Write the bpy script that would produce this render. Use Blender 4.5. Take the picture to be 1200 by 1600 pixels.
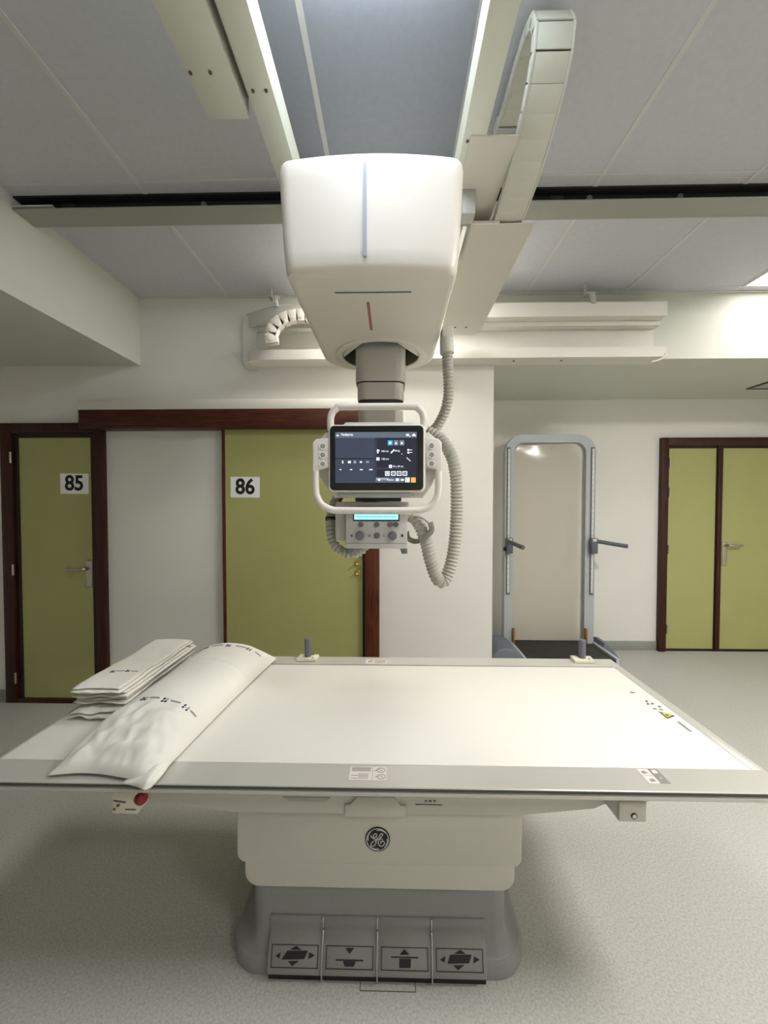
import bpy, bmesh, math, random
from mathutils import Vector, Matrix, noise

random.seed(4)
S = bpy.context.scene
COL = S.collection
for o in list(bpy.data.objects):
    bpy.data.objects.remove(o)

# ------------------------------------------------------------------ camera, world, exposure, lamp strengths
cam_d = bpy.data.cameras.new('camera')
cam = bpy.data.objects.new('camera', cam_d)
COL.objects.link(cam)
cam_d.sensor_fit = 'VERTICAL'
cam_d.sensor_height = 36.0
cam_d.lens = 610 / 1600 * 36.0
cam_d.clip_start = 0.05
cam.location = (0, 0, 1.5)
cam.rotation_euler = (math.radians(90 - 1.41), 0, math.radians(1.22))
S.camera = cam

W = bpy.data.worlds.new('world')
S.world = W
W.use_nodes = True
W.node_tree.nodes['Background'].inputs[0].default_value = (0.8, 0.85, 0.8, 1)
W.node_tree.nodes['Background'].inputs[1].default_value = 0.05
S.view_settings.view_transform = 'Standard'
S.view_settings.look = 'None'
S.view_settings.gamma = 1.0
S.view_settings.use_curve_mapping = False
S.view_settings.exposure = 1.26

WARM, COOL = (1.0, 0.972, 0.925), (0.82, 0.91, 1.0)
LAMPS = [  # x0, x1, y0, y1, z of the lit face, strength, colour, label
    ('ceiling_light', (-0.29, 0.17, 0.42, 1.09), 2.93, 4.8, COOL, 'opal box-shaped ceiling light between the two overhead bridge beams'),
    ('ceiling_light', (2.44, 3.04, 2.20, 2.78), 2.995, 4.8, WARM, 'square white ceiling light panel near the beam over the alcove'),
    ('ceiling_light', (-0.32, 0.28, 2.20, 2.74), 2.995, 11.5, WARM, 'square ceiling light panel behind the machine housing near the wall tray'),
    ('ceiling_light', (2.25, 2.85, 0.35, 0.95), 2.995, 38.0, WARM, 'square ceiling light panel over the right side of the room'),
    ('ceiling_light', (1.50, 2.10, -1.30, -0.70), 2.995, 11.0, WARM, 'added fill light panel out of view, brightening the front floor'),  # unseen fill lamp, added to brighten the floor in front of the table
]

# ------------------------------------------------------------------ materials
def lin(c):
    if isinstance(c, str):
        c = [int(c[i:i + 2], 16) / 255 for i in (0, 2, 4)]
    return tuple(((x / 12.92) if x <= 0.04045 else ((x + 0.055) / 1.055) ** 2.4) for x in c) + (1,)

def mat(name, col, rough=0.5, metal=0.0, coat=0.0, vary=0.0, scale=8.0, bump=0.0, bscale=200.0, emit=None, strength=0.0, spec=0.5):
    m = bpy.data.materials.new(name)
    m.use_nodes = True
    nt = m.node_tree
    b = nt.nodes['Principled BSDF']
    c = lin(col)
    b.inputs['Base Color'].default_value = c
    b.inputs['Roughness'].default_value = rough
    b.inputs['Metallic'].default_value = metal
    b.inputs['Coat Weight'].default_value = coat
    b.inputs['Specular IOR Level'].default_value = spec
    tc = nt.nodes.new('ShaderNodeTexCoord')
    if vary:
        n = nt.nodes.new('ShaderNodeTexNoise')
        n.inputs['Scale'].default_value = scale
        n.inputs['Detail'].default_value = 6
        r = nt.nodes.new('ShaderNodeValToRGB')
        r.color_ramp.elements[0].position = 0.3
        r.color_ramp.elements[1].position = 0.7
        r.color_ramp.elements[0].color = tuple(max(0, x * (1 - vary)) for x in c[:3]) + (1,)
        r.color_ramp.elements[1].color = tuple(min(1, x * (1 + vary)) for x in c[:3]) + (1,)
        nt.links.new(tc.outputs['Object'], n.inputs['Vector'])
        nt.links.new(n.outputs['Fac'], r.inputs['Fac'])
        nt.links.new(r.outputs['Color'], b.inputs['Base Color'])
    if bump:
        n2 = nt.nodes.new('ShaderNodeTexNoise')
        n2.inputs['Scale'].default_value = bscale
        n2.inputs['Detail'].default_value = 4
        bp = nt.nodes.new('ShaderNodeBump')
        bp.inputs['Strength'].default_value = bump
        bp.inputs['Distance'].default_value = 0.002
        nt.links.new(tc.outputs['Object'], n2.inputs['Vector'])
        nt.links.new(n2.outputs['Fac'], bp.inputs['Height'])
        nt.links.new(bp.outputs['Normal'], b.inputs['Normal'])
    if emit is not None:
        b.inputs['Emission Color'].default_value = lin(emit)
        b.inputs['Emission Strength'].default_value = strength
    return m

def wood(name, dark, light, sc=(14, 14, 1.2)):
    m = mat(name, dark, 0.42, spec=0.35)
    nt = m.node_tree
    b = nt.nodes['Principled BSDF']
    tc = nt.nodes.new('ShaderNodeTexCoord')
    mp = nt.nodes.new('ShaderNodeMapping')
    mp.inputs['Scale'].default_value = sc
    n = nt.nodes.new('ShaderNodeTexNoise')
    n.inputs['Scale'].default_value = 5
    n.inputs['Detail'].default_value = 8
    n.inputs['Distortion'].default_value = 0.6
    r = nt.nodes.new('ShaderNodeValToRGB')
    r.color_ramp.elements[0].position = 0.35
    r.color_ramp.elements[1].position = 0.7
    r.color_ramp.elements[0].color = lin(dark)
    r.color_ramp.elements[1].color = lin(light)
    nt.links.new(tc.outputs['Object'], mp.inputs['Vector'])
    nt.links.new(mp.outputs['Vector'], n.inputs['Vector'])
    nt.links.new(n.outputs['Fac'], r.inputs['Fac'])
    nt.links.new(r.outputs['Color'], b.inputs['Base Color'])
    return m

def vinyl(name):
    m = mat(name, 'a9aaa0', 0.5, spec=0.4)
    nt = m.node_tree
    b = nt.nodes['Principled BSDF']
    tc = nt.nodes.new('ShaderNodeTexCoord')
    v = nt.nodes.new('ShaderNodeTexNoise')
    v.inputs['Scale'].default_value = 130
    v.inputs['Detail'].default_value = 3
    r = nt.nodes.new('ShaderNodeValToRGB')
    e = r.color_ramp.elements
    e[0].position, e[0].color = 0.28, lin('a6a6a0')
    e[1].position, e[1].color = 0.72, lin('c6c5be')
    k = e.new(0.5)
    k.color = lin('b8b8b1')
    n = nt.nodes.new('ShaderNodeTexNoise')
    n.inputs['Scale'].default_value = 1.7
    n.inputs['Detail'].default_value = 5
    r2 = nt.nodes.new('ShaderNodeValToRGB')
    r2.color_ramp.elements[0].color = (0.9, 0.9, 0.89, 1)
    r2.color_ramp.elements[1].color = (1, 1, 1, 1)
    mx = nt.nodes.new('ShaderNodeMix')
    mx.data_type = 'RGBA'
    mx.blend_type = 'MULTIPLY'
    mx.inputs[0].default_value = 1
    nt.links.new(tc.outputs['Object'], v.inputs['Vector'])
    nt.links.new(tc.outputs['Object'], n.inputs['Vector'])
    nt.links.new(v.outputs['Fac'], r.inputs['Fac'])
    nt.links.new(n.outputs['Fac'], r2.inputs['Fac'])
    nt.links.new(r.outputs['Color'], mx.inputs[6])
    nt.links.new(r2.outputs['Color'], mx.inputs[7])
    nt.links.new(mx.outputs[2], b.inputs['Base Color'])
    bp = nt.nodes.new('ShaderNodeBump')
    bp.inputs['Strength'].default_value = 0.15
    bp.inputs['Distance'].default_value = 0.001
    nt.links.new(v.outputs['Fac'], bp.inputs['Height'])
    nt.links.new(bp.outputs['Normal'], b.inputs['Normal'])
    return m

M = dict(
    floor=vinyl('speckled_vinyl'),
    skirting=mat('vinyl_skirting', '8f938d', 0.5, vary=0.06, scale=90),
    wall=mat('painted_wall', 'dfddd6', 0.75, vary=0.02, scale=2.5, bump=0.12, bscale=90),
    beamw=mat('painted_bulkhead', 'c9cabf', 0.75, vary=0.02, scale=2.5, bump=0.12, bscale=90),
    ceil=mat('ceiling_panel', 'c2c3c8', 0.8, vary=0.03, scale=40, bump=0.08, bscale=300),
    ceilblue=mat('blue_grey_panel', '979ca6', 0.75, vary=0.03, scale=40),
    seam=mat('ceiling_seam', 'cbcbc9', 0.6),
    green=mat('green_laminate', 'a8a76c', 0.42, vary=0.03, scale=3, spec=0.4),
    wood=wood('dark_red_wood', '2a0e06', '431b0d'),
    woodh=wood('dark_red_wood_level', '301107', '562513', (1.2, 14, 14)),
    woodpost=wood('red_wood_post', '431b0b', '653119'),
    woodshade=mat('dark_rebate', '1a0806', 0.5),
    rail=mat('grey_rail', '9b9b92', 0.5),
    dark=mat('black_slot', '1c1c19', 0.6),
    beam=mat('cream_painted_steel', 'd3d5c6', 0.45, vary=0.015, scale=5),
    plate=mat('beige_steel_plate', 'cecabe', 0.5),
    chain=mat('pale_plastic_link', 'c7c7bb', 0.4),
    white=mat('white_plastic', 'e6dfd6', 0.38, vary=0.008, scale=4),
    whitetray=mat('white_painted_steel', 'd6d3ca', 0.5),
    cream=mat('cream_cover', 'cac7bb', 0.42, vary=0.012, scale=4),
    greyp=mat('grey_plastic', 'b5b4b0', 0.45),
    coll=mat('light_grey_casing', 'cdcac6', 0.42),
    greyd=mat('dark_grey_plastic', '6d6e70', 0.5),
    basegrey=mat('blue_grey_base', '8b8b8a', 0.5, vary=0.02, scale=60),
    pedal=mat('grey_rubber_pedal', '848482', 0.55, vary=0.03, scale=200, bump=0.2, bscale=500),
    pedalplate=mat('pedal_label_grey', 'a5a5a1', 0.5),
    symbol=mat('black_symbol', '17171c', 0.5),
    chrome=mat('chrome', 'c8c8c8', 0.15, 1.0),
    steel=mat('satin_nickel', 'b9b5a8', 0.3, 1.0),
    brass=mat('pale_brass', 'b49f60', 0.3, 0.9),
    alu=mat('anodised_aluminium', 'c9c7bf', 0.3, 0.3, vary=0.01, scale=5),
    alutrim=mat('aluminium_groove', '63635c', 0.5, 0.2),
    tabletop=mat('white_laminate', 'e4e1d8', 0.4, vary=0.006, scale=3),
    column=mat('grey_column_metal', 'bfbbb2', 0.3, 0.3),
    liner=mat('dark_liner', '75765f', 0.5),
    blue=mat('blue_line', '99a2b5', 0.4),
    teal=mat('grey_teal_line', '5d7b80', 0.4),
    red=mat('dusty_red_line', 'a86f6c', 0.4),
    glass=mat('black_screen_glass', '08090b', 0.12, coat=0.3),
    hose=mat('grey_corrugated_plastic', 'b7b5aa', 0.5),
    strap=mat('grey_strap', '8e8d84', 0.6),
    pillow=mat('white_cotton', 'dedcd3', 0.85, vary=0.012, scale=15, bump=0.25, bscale=700),
    sheet=mat('white_linen', 'e0ddd3', 0.85, vary=0.015, scale=15, bump=0.25, bscale=600),
    ink=mat('navy_print', '2c2f4a', 0.8),
    inkgrey=mat('grey_print', '9c9c96', 0.8),
    paper=mat('white_paper', 'eeeeec', 0.7),
    black=mat('black_ink', '0d0d0d', 0.6),
    labelw=mat('pinkish_white_label', 'ded6cf', 0.5),
    labelg=mat('grey_label', '8c8c85', 0.5),
    yellow=mat('warning_yellow', 'd8cb3c', 0.5),
    redknob=mat('dark_red_knob', '8a1226', 0.35),
    standgrey=mat('light_blue_grey_metal', 'abb0b3', 0.42),
    standdark=mat('dark_grey_clamp', '5a5d63', 0.5),
    bolster=mat('slate_grey_padding', '6a6f78', 0.55),
    rubber=mat('black_rubber', '242522', 0.6, vary=0.25, scale=7),
    scale=mat('white_scale', 'cfcfca', 0.5),
    orange=mat('orange_wood', '96642a', 0.5),
    badge=mat('black_badge', '15151a', 0.25),
    silver=mat('silver_mark', 'c6c6c2', 0.3, 0.6),
    peg=mat('slate_peg', '62666e', 0.5),
    bone=mat('bone_plastic', 'dcd6c4', 0.45),
    line=mat('dark_line', '5c5c54', 0.6),
)
# things that give off light
def glow(name, col, s):
    return mat(name, '050505', 0.3, emit=col, strength=s)
M['ui_bg'] = glow('screen_panel', '3d4556', 0.450)
M['ui_dark'] = glow('screen_dark_panel', '252a3a', 0.420)
M['ui_line'] = glow('screen_line', '0c0e16', 0.360)
M['ui_bar'] = glow('screen_bar', '5f6a78', 0.480)
M['ui_white'] = glow('screen_white', 'e8eef2', 0.570)
M['ui_grey'] = glow('screen_grey', '8d97a5', 0.540)
M['ui_blue'] = glow('screen_blue', '2f9fe8', 0.660)
M['ui_orange'] = glow('screen_orange', 'f2a04a', 0.660)
M['lcd'] = glow('cyan_display', '9fe6f4', 0.576)
M['lcdtxt'] = glow('cyan_display_text', '5fb8d4', 0.480)
for i, L in enumerate(LAMPS):
    m = bpy.data.materials.new('lamp_diffuser')
    m.use_nodes = True
    b = m.node_tree.nodes['Principled BSDF']
    b.inputs['Base Color'].default_value = (0.8, 0.8, 0.8, 1)
    b.inputs['Emission Color'].default_value = L[4] + (1,)
    b.inputs['Emission Strength'].default_value = L[3]
    M['lamp%d' % i] = m

def make_panel_mat():
    m = bpy.data.materials.new('cloudy_plastic_sheet')
    m.use_nodes = True
    nt = m.node_tree
    b = nt.nodes['Principled BSDF']
    b.inputs['Base Color'].default_value = lin('f2ecdf')
    b.inputs['Roughness'].default_value = 0.16
    b.inputs['Coat Weight'].default_value = 0.3
    t = nt.nodes.new('ShaderNodeBsdfTransparent')
    t.inputs[0].default_value = (0.96, 0.95, 0.92, 1)
    mx = nt.nodes.new('ShaderNodeMixShader')
    mx.inputs[0].default_value = 0.5
    nt.links.new(t.outputs[0], mx.inputs[1])
    nt.links.new(b.outputs[0], mx.inputs[2])
    nt.links.new(mx.outputs[0], nt.nodes['Material Output'].inputs[0])
    return m
M['sheetplastic'] = make_panel_mat()

# ------------------------------------------------------------------ mesh helpers
class B:
    """Collects shapes (world coordinates) for one mesh object."""
    def __init__(s):
        s.bm = bmesh.new()
        s.mats = []

    def _mi(s, m):
        if m is None:
            return 0
        if m not in s.mats:
            s.mats.append(m)
        return s.mats.index(m)

    def merge(s, b2, m=None):
        mi = s._mi(m)
        vm = {}
        for v in b2.verts:
            vm[v] = s.bm.verts.new(v.co)
        for f in b2.faces:
            try:
                nf = s.bm.faces.new([vm[v] for v in f.verts])
                nf.material_index = mi
            except ValueError:
                pass
        b2.free()
        return s

    def box(s, x0, x1, y0, y1, z0, z1, bev=0.0, seg=2, m=None, rot=None, piv=None):
        b = bmesh.new()
        bmesh.ops.create_cube(b, size=1)
        for v in b.verts:
            v.co = Vector(((x0 + x1) / 2 + v.co.x * (x1 - x0), (y0 + y1) / 2 + v.co.y * (y1 - y0), (z0 + z1) / 2 + v.co.z * (z1 - z0)))
        if bev:
            bmesh.ops.bevel(b, geom=list(b.edges), offset=bev, segments=seg, profile=0.5, affect='EDGES')
        if rot is not None:
            p = Vector(piv if piv else ((x0 + x1) / 2, (y0 + y1) / 2, (z0 + z1) / 2))
            bmesh.ops.transform(b, matrix=Matrix.Translation(p) @ rot @ Matrix.Translation(-p), verts=b.verts)
        return s.merge(b, m)

    def cyl(s, a, c, r, r2=None, n=24, m=None, bev=0.0):
        a, c = Vector(a), Vector(c)
        d = c - a
        b = bmesh.new()
        bmesh.ops.create_cone(b, cap_ends=True, segments=n, radius1=r, radius2=r if r2 is None else r2, depth=d.length)
        if bev:
            e = [x for x in b.edges if len(x.link_faces) == 2 and any(len(f.verts) > 4 for f in x.link_faces)]
            bmesh.ops.bevel(b, geom=e, offset=bev, segments=3, profile=0.5, affect='EDGES')
        q = Vector((0, 0, 1)).rotation_difference(d.normalized()).to_matrix().to_4x4()
        bmesh.ops.transform(b, matrix=Matrix.Translation((a + c) / 2) @ q, verts=b.verts)
        return s.merge(b, m)

    def sphere(s, c, r, sc=(1, 1, 1), m=None, n=16):
        b = bmesh.new()
        bmesh.ops.create_uvsphere(b, u_segments=n, v_segments=n // 2, radius=r)
        for v in b.verts:
            v.co = Vector((c[0] + v.co.x * sc[0], c[1] + v.co.y * sc[1], c[2] + v.co.z * sc[2]))
        return s.merge(b, m)

    def prism(s, pts, axis, a0, a1, bev=0.0, seg=2, m=None):
        """polygon (u, v) extruded along axis from a0 to a1: X -> (y,z), Y -> (x,z), Z -> (x,y)"""
        def P(u, v, a):
            return Vector((a, u, v)) if axis == 'X' else Vector((u, a, v)) if axis == 'Y' else Vector((u, v, a))
        b = bmesh.new()
        lo = [b.verts.new(P(u, v, a0)) for u, v in pts]
        hi = [b.verts.new(P(u, v, a1)) for u, v in pts]
        n = len(pts)
        b.faces.new(lo)
        b.faces.new(hi[::-1])
        for i in range(n):
            b.faces.new([lo[i], hi[i], hi[(i + 1) % n], lo[(i + 1) % n]])
        bmesh.ops.recalc_face_normals(b, faces=b.faces)
        if bev:
            es = [e for e in b.edges if len(e.link_faces) == 2 and any(len(f.verts) == n for f in e.link_faces)]
            bmesh.ops.bevel(b, geom=es, offset=bev, segments=seg, profile=0.5, affect='EDGES')
        return s.merge(b, m)

    def loft(s, rings, cap=(True, True), closed=True, m=None):
        b = bmesh.new()
        R = [[b.verts.new(Vector(p)) for p in r] for r in rings]
        n = len(R[0])
        for i in range(len(R) - 1):
            for j in range(n if closed else n - 1):
                k = (j + 1) % n
                b.faces.new([R[i][j], R[i][k], R[i + 1][k], R[i + 1][j]])
        if cap[0]:
            b.faces.new(R[0][::-1])
        if cap[1]:
            b.faces.new(R[-1])
        bmesh.ops.recalc_face_normals(b, faces=b.faces)
        return s.merge(b, m)

    def tube(s, pts, rad, n=14, step=None, closed=False, m=None, flat=None):
        """swept circle; rad a number or function(distance)"""
        P = spline(pts, step, closed) if step else [Vector(p) for p in pts]
        rings = []
        up = None
        L = 0
        for i, p in enumerate(P):
            a = P[i - 1] if (i > 0 or closed) else P[i]
            c = P[(i + 1) % len(P)] if (i < len(P) - 1 or closed) else P[i]
            t = (c - a).normalized()
            if up is None:
                up = Vector((0, 1, 0)) if abs(t.y) < 0.9 else Vector((0, 0, 1))
            up = (up - t * up.dot(t)).normalized()
            sd = t.cross(up)
            if i:
                L += (p - P[i - 1]).length
            r = rad(L) if callable(rad) else rad
            ru, rs = (r, r) if flat is None else flat
            rings.append([p + up * (math.cos(2 * math.pi * k / n) * ru) + sd * (math.sin(2 * math.pi * k / n) * rs) for k in range(n)])
        if closed:
            rings.append(rings[0])
            b = bmesh.new()
            R = [[b.verts.new(q) for q in r] for r in rings[:-1]]
            for i in range(len(R)):
                A, C = R[i], R[(i + 1) % len(R)]
                for j in range(n):
                    k = (j + 1) % n
                    b.faces.new([A[j], A[k], C[k], C[j]])
            bmesh.ops.recalc_face_normals(b, faces=b.faces)
            return s.merge(b, m)
        return s.loft(rings, m=m)


def spline(pts, step=0.01, closed=False):
    P = [Vector(p) for p in pts]
    n = len(P)
    out = []
    for i in range(n if closed else n - 1):
        p0 = P[i - 1] if (i or closed) else P[0] * 2 - P[1]
        p1, p2 = P[i], P[(i + 1) % n]
        p3 = P[(i + 2) % n] if (i + 2 < n or closed) else P[-1] * 2 - P[-2]
        k = max(2, int((p2 - p1).length / step))
        for j in range(k):
            t = j / k
            out.append(0.5 * ((2 * p1) + (p2 - p0) * t + (2 * p0 - 5 * p1 + 4 * p2 - p3) * t * t + (3 * p1 - p0 - 3 * p2 + p3) * t ** 3))
    if not closed:
        out.append(P[-1])
    return out


def rrect(x0, x1, y0, y1, r, k=6):
    """rounded rectangle outline, counter-clockwise; r one radius or four (x1y0, x1y1, x0y1, x0y0)"""
    rs = r if isinstance(r, (tuple, list)) else (r,) * 4
    out = []
    for (cx, cy, a0, q) in ((x1 - rs[0], y0 + rs[0], -90, rs[0]), (x1 - rs[1], y1 - rs[1], 0, rs[1]), (x0 + rs[2], y1 - rs[2], 90, rs[2]), (x0 + rs[3], y0 + rs[3], 180, rs[3])):
        for i in range(k + 1):
            a = math.radians(a0 + 90 * i / k)
            out.append((cx + q * math.cos(a), cy + q * math.sin(a)))
    return out


def root_loc(o):
    while o.parent:
        o = o.parent
    return Vector(o.location)


def part(name, b, m, parent=None, label=None, smooth=35, kind=None):
    me = bpy.data.meshes.new(name)
    off = root_loc(parent) if parent else None
    bm = b.bm
    if parent is None:
        xs = [v.co for v in bm.verts]
        lo = Vector((min(p.x for p in xs), min(p.y for p in xs), min(p.z for p in xs)))
        hi = Vector((max(p.x for p in xs), max(p.y for p in xs), max(p.z for p in xs)))
        off = Vector(((lo.x + hi.x) / 2, (lo.y + hi.y) / 2, lo.z))
    bmesh.ops.translate(bm, vec=-off, verts=bm.verts)
    bm.to_mesh(me)
    bm.free()
    if smooth:
        me.polygons.foreach_set('use_smooth', [True] * len(me.polygons))
        me.set_sharp_from_angle(angle=math.radians(smooth))
    if b.mats:
        for k in b.mats:
            me.materials.append(M[k])
    else:
        me.materials.append(M[m])
    o = bpy.data.objects.new(name, me)
    COL.objects.link(o)
    if parent:
        o.parent = parent
    else:
        o.location = off
    if label:
        o['label'] = label
    if kind:
        o['kind'] = kind
    return o


def tag(o, label, cat, group=None):
    o['label'] = label
    o['category'] = cat
    if group:
        o['group'] = group
    return o


def thing(name, label, cat, loc, group=None):
    o = bpy.data.objects.new(name, None)
    o.empty_display_size = 0.05
    COL.objects.link(o)
    o.location = loc
    return tag(o, label, cat, group)


def struct(name, b, m, parent=None, label=None):
    o = part(name, b, m, parent, label)
    if parent is None:
        o['kind'] = 'structure'
    return o


def text_bm(body, size, weight=0.0, depth=0.0006):
    """letters in the xy plane, centred on the origin"""
    c = bpy.data.curves.new('letters', 'FONT')
    c.body = body
    c.size = size
    c.offset = weight
    c.extrude = depth
    c.align_x = 'CENTER'
    c.align_y = 'CENTER'
    o = bpy.data.objects.new('letters', c)
    COL.objects.link(o)
    dg = bpy.context.evaluated_depsgraph_get()
    me = bpy.data.meshes.new_from_object(o.evaluated_get(dg))
    bpy.data.objects.remove(o)
    bm = bmesh.new()
    bm.from_mesh(me)
    bpy.data.meshes.remove(me)
    bpy.data.curves.remove(c)
    return bm


def text_on_wall(b, body, x, y, z, size, weight=0.0, m=None, sx=1.0):
    t = text_bm(body, size, weight)
    for v in t.verts:
        v.co = Vector((x + v.co.x * sx, y - v.co.z, z + v.co.y))
    return b.merge(t, m)

# ------------------------------------------------------------------ the room
YL, YR = 2.87, 3.99          # wall with the numbered doors, wall at the back of the alcove
XC = 0.735                   # corner where the alcove begins
struct('floor', B().box(-3.6, 4.4, -2.6, 4.1, -0.1, 0), 'floor')
ceiling = struct('ceiling', B().box(-3.6, 4.4, -2.6, 2.97, 3.0, 3.1), 'ceil')
part('middle_panel', B().box(-0.47, 0.26, -2.6, 1.834, 2.9985, 3.0005), 'ceilblue', ceiling, 'blue-grey ceiling panel between the bridge beams')
b = B()
for x in (-1.20, -0.282, 0.962, 1.66, 2.42, 3.06):
    b.box(x - 0.010, x + 0.010, -2.6, 2.87, 2.9975, 3.001)
for y in (1.84, 2.80):
    b.box(-1.86, 4.4, y - 0.006, y + 0.006, 2.998, 3.001)
b.box(-1.86, 4.4, 2.85, 2.87, 2.992, 3.001)
part('ceiling_seams', b, 'seam', ceiling)
struct('wall_back_left', B().box(-3.6, XC, YL, YL + 0.12, 0, 3.0), 'wall')
struct('wall_alcove_side', B().box(XC - 0.12, XC, YL + 0.12, YR, 0, 3.0), 'wall')
struct('wall_alcove_back', B().box(XC - 0.12, 4.4, YR, YR + 0.1, 0, 3.0), 'wall')
struct('wall_right', B().box(4.3, 4.4, -2.6, YR, 0, 3.0), 'wall')
struct('wall_left', B().box(-3.7, -3.6, -2.6, YL + 0.12, 0, 3.0), 'wall')
struct('wall_front', B().box(-3.7, 4.4, -2.7, -2.6, 0, 3.0), 'wall')
struct('beam_alcove', B().box(XC, 4.3, YL, YR, 2.53, 3.0), 'beamw')
struct('beam_left', B().box(-3.6, -1.86, -2.6, YL, 2.51, 3.0), 'beamw')
struct('baseboard_alcove', B().box(XC, 2.676, YR - 0.012, YR, 0, 0.093, 0.003), 'skirting')
struct('baseboard_corner', B().box(XC, XC + 0.012, YL + 0.12, YR - 0.012, 0, 0.093, 0.003), 'skirting')
struct('baseboard_left', B().box(-3.6, -2.9, YL - 0.012, YL, 0, 0.08, 0.003), 'skirting')
struct('baseboard_middle', B().box(-2.115, -1.29, YL - 0.012, YL, 0, 0.08, 0.003), 'skirting')
struct('baseboard_back', B().box(-0.085, XC + 0.012, YL - 0.012, YL, 0, 0.08, 0.003), 'skirting')

# hatch cut into the floor covering in front of the table
b = B()
for r in ((-0.10, 0.074, 1.160, 1.1625), (-0.10, -0.0975, 1.1625, 1.188), (0.0715, 0.074, 1.1625, 1.188)):
    b.box(r[0], r[1], r[2], r[3], -0.0005, 0.0008)
struct('trim_floor', b, 'line')

# ------------------------------------------------------------------ doors
def lever(parent, x, y, z, dirx, z0, z1, m='steel'):
    pl = part('handle_plate', B().box(x - 0.024, x + 0.024, y - 0.006, y, z0, z1, 0.005, 3), m, parent)
    l = 0.13 * dirx
    part('door_handle', B().tube([(x, y - 0.004, z), (x, y - 0.05, z), (x + l * 0.12, y - 0.06, z), (x + l * 0.55, y - 0.06, z - 0.004), (x + l, y - 0.055, z - 0.002)], 0.011, 12, 0.008), m, parent)

# door 85
d1 = struct('door_1', B().box(-2.772, -2.228, YL - 0.018, YL, 0.03, 1.978), 'green')
b = B()
b.box(-2.891, -2.81, YL - 0.045, YL, 0, 2.083, 0.003).box(-2.19, -2.125, YL - 0.045, YL, 0, 2.083, 0.003).box(-2.81, -2.19, YL - 0.045, YL, 2.01, 2.083, 0.003)
b.box(-2.81, -2.19, YL - 0.045, YL, 0.0, 0.03, 0.003)
part('door_frame', b, 'wood', d1)
b = B()
b.box(-2.81, -2.772, YL - 0.024, YL, 0.03, 2.01).box(-2.228, -2.19, YL - 0.024, YL, 0.03, 2.01).box(-2.772, -2.228, YL - 0.024, YL, 1.978, 2.01)
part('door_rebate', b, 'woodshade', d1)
lever(d1, -2.258, YL - 0.018, 1.01, -1, 0.866, 1.068)
for z in (1.83, 1.00, 0.19):
    part('hinge', B().cyl((-2.808, YL - 0.05, z - 0.04), (-2.808, YL - 0.05, z + 0.04), 0.007, n=12), 'steel', d1)

# door 86, hung on a sliding track
d2 = struct('door_2', B().box(-1.219, -0.215, YL - 0.04, YL, 0.01, 2.03), 'green')
part('edge_strip', B().box(-1.243, -1.219, YL - 0.042, YL, 0.01, 2.035), 'woodpost', d2, 'reddish wooden edge strip')
b = B()
for z in (1.055, 0.985):
    b.cyl((-0.252, YL - 0.04, z), (-0.252, YL - 0.047, z), 0.024, n=24, bev=0.002)
    b.tube([(-0.252, YL - 0.047, z), (-0.252, YL - 0.075, z), (-0.262, YL - 0.08, z - 0.004)], 0.008, 10, 0.006)
part('lock', b, 'brass', d2)
part('door_jamb', B().box(-0.196, -0.094, YL - 0.085, YL, 0, 2.06, 0.003), 'woodpost', d2)
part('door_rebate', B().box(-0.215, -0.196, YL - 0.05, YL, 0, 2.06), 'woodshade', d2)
PF = 2.75
struct('trim_1', B().box(-2.237, -0.09, PF, YL, 2.028, 2.160, 0.002), 'woodh')
struct('trim_2', B().box(-2.237, -0.09, PF, YL, 2.160, 2.229, 0.002), 'whitetray')

# double door in the alcove
d3 = struct('door_3', B().box(2.76, 3.226, YR - 0.02, YR, 0.025, 2.038), 'green')
part('door_leaf', B().box(3.289, 4.18, YR - 0.02, YR, 0.025, 2.038), 'green', d3)
b = B()
b.box(2.676, 2.74, YR - 0.05, YR, 0, 2.142, 0.003).box(4.2, 4.28, YR - 0.05, YR, 0, 2.142, 0.003).box(2.74, 4.2, YR - 0.05, YR, 2.06, 2.142, 0.003)
b.box(3.235, 3.28, YR - 0.04, YR, 0.02, 2.06, 0.003)
part('door_frame', b, 'wood', d3)
b = B()
b.box(2.74, 2.76, YR - 0.026, YR, 0, 2.06).box(2.76, 4.2, YR - 0.026, YR, 2.038, 2.06).box(3.226, 3.235, YR - 0.026, YR, 0.0, 2.04).box(3.28, 3.289, YR - 0.026, YR, 0.0, 2.04)
b.box(2.76, 4.2, YR - 0.022, YR, 0.0, 0.025)
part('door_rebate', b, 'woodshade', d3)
lever(d3, 3.325, YR - 0.02, 1.075, 1, 0.865, 1.105)
for z in (1.89, 1.60, 1.03, 0.23):
    part('hinge', B().cyl((2.752, YR - 0.052, z - 0.045), (2.752, YR - 0.052, z + 0.045), 0.008, n=12), 'steel', d3)

# paper number signs
def number_sign(x0, x1, z0, z1, y, txt, label, tilt):
    t = thing('number_sign', label, 'sign', ((x0 + x1) / 2, y, z0), 'paper number signs on the doors')
    R = Matrix.Rotation(math.radians(tilt), 4, 'Y')
    part('paper', B().box(x0, x1, y - 0.0015, y, z0, z1, rot=R), 'paper', t)
    b = B()
    cx, cz = (x0 + x1) / 2, (z0 + z1) / 2
    tb = text_bm(txt, 0.155, 0.0042)
    for v in tb.verts:
        p = R @ Vector((v.co.x * 0.92, 0, v.co.y))
        v.co = Vector((cx + p.x, y - 0.0018 - v.co.z, cz + p.z))
    b.merge(tb)
    part('number', b, 'black', t, smooth=0)
number_sign(-2.465, -2.252, 1.563, 1.714, YL - 0.018, '85', 'white paper sign reading 85 on the narrow green door', 0.5)
number_sign(-1.180, -0.967, 1.535, 1.686, YL - 0.04, '86', 'white paper sign reading 86 on the wide green sliding door', 0.5)

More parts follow.
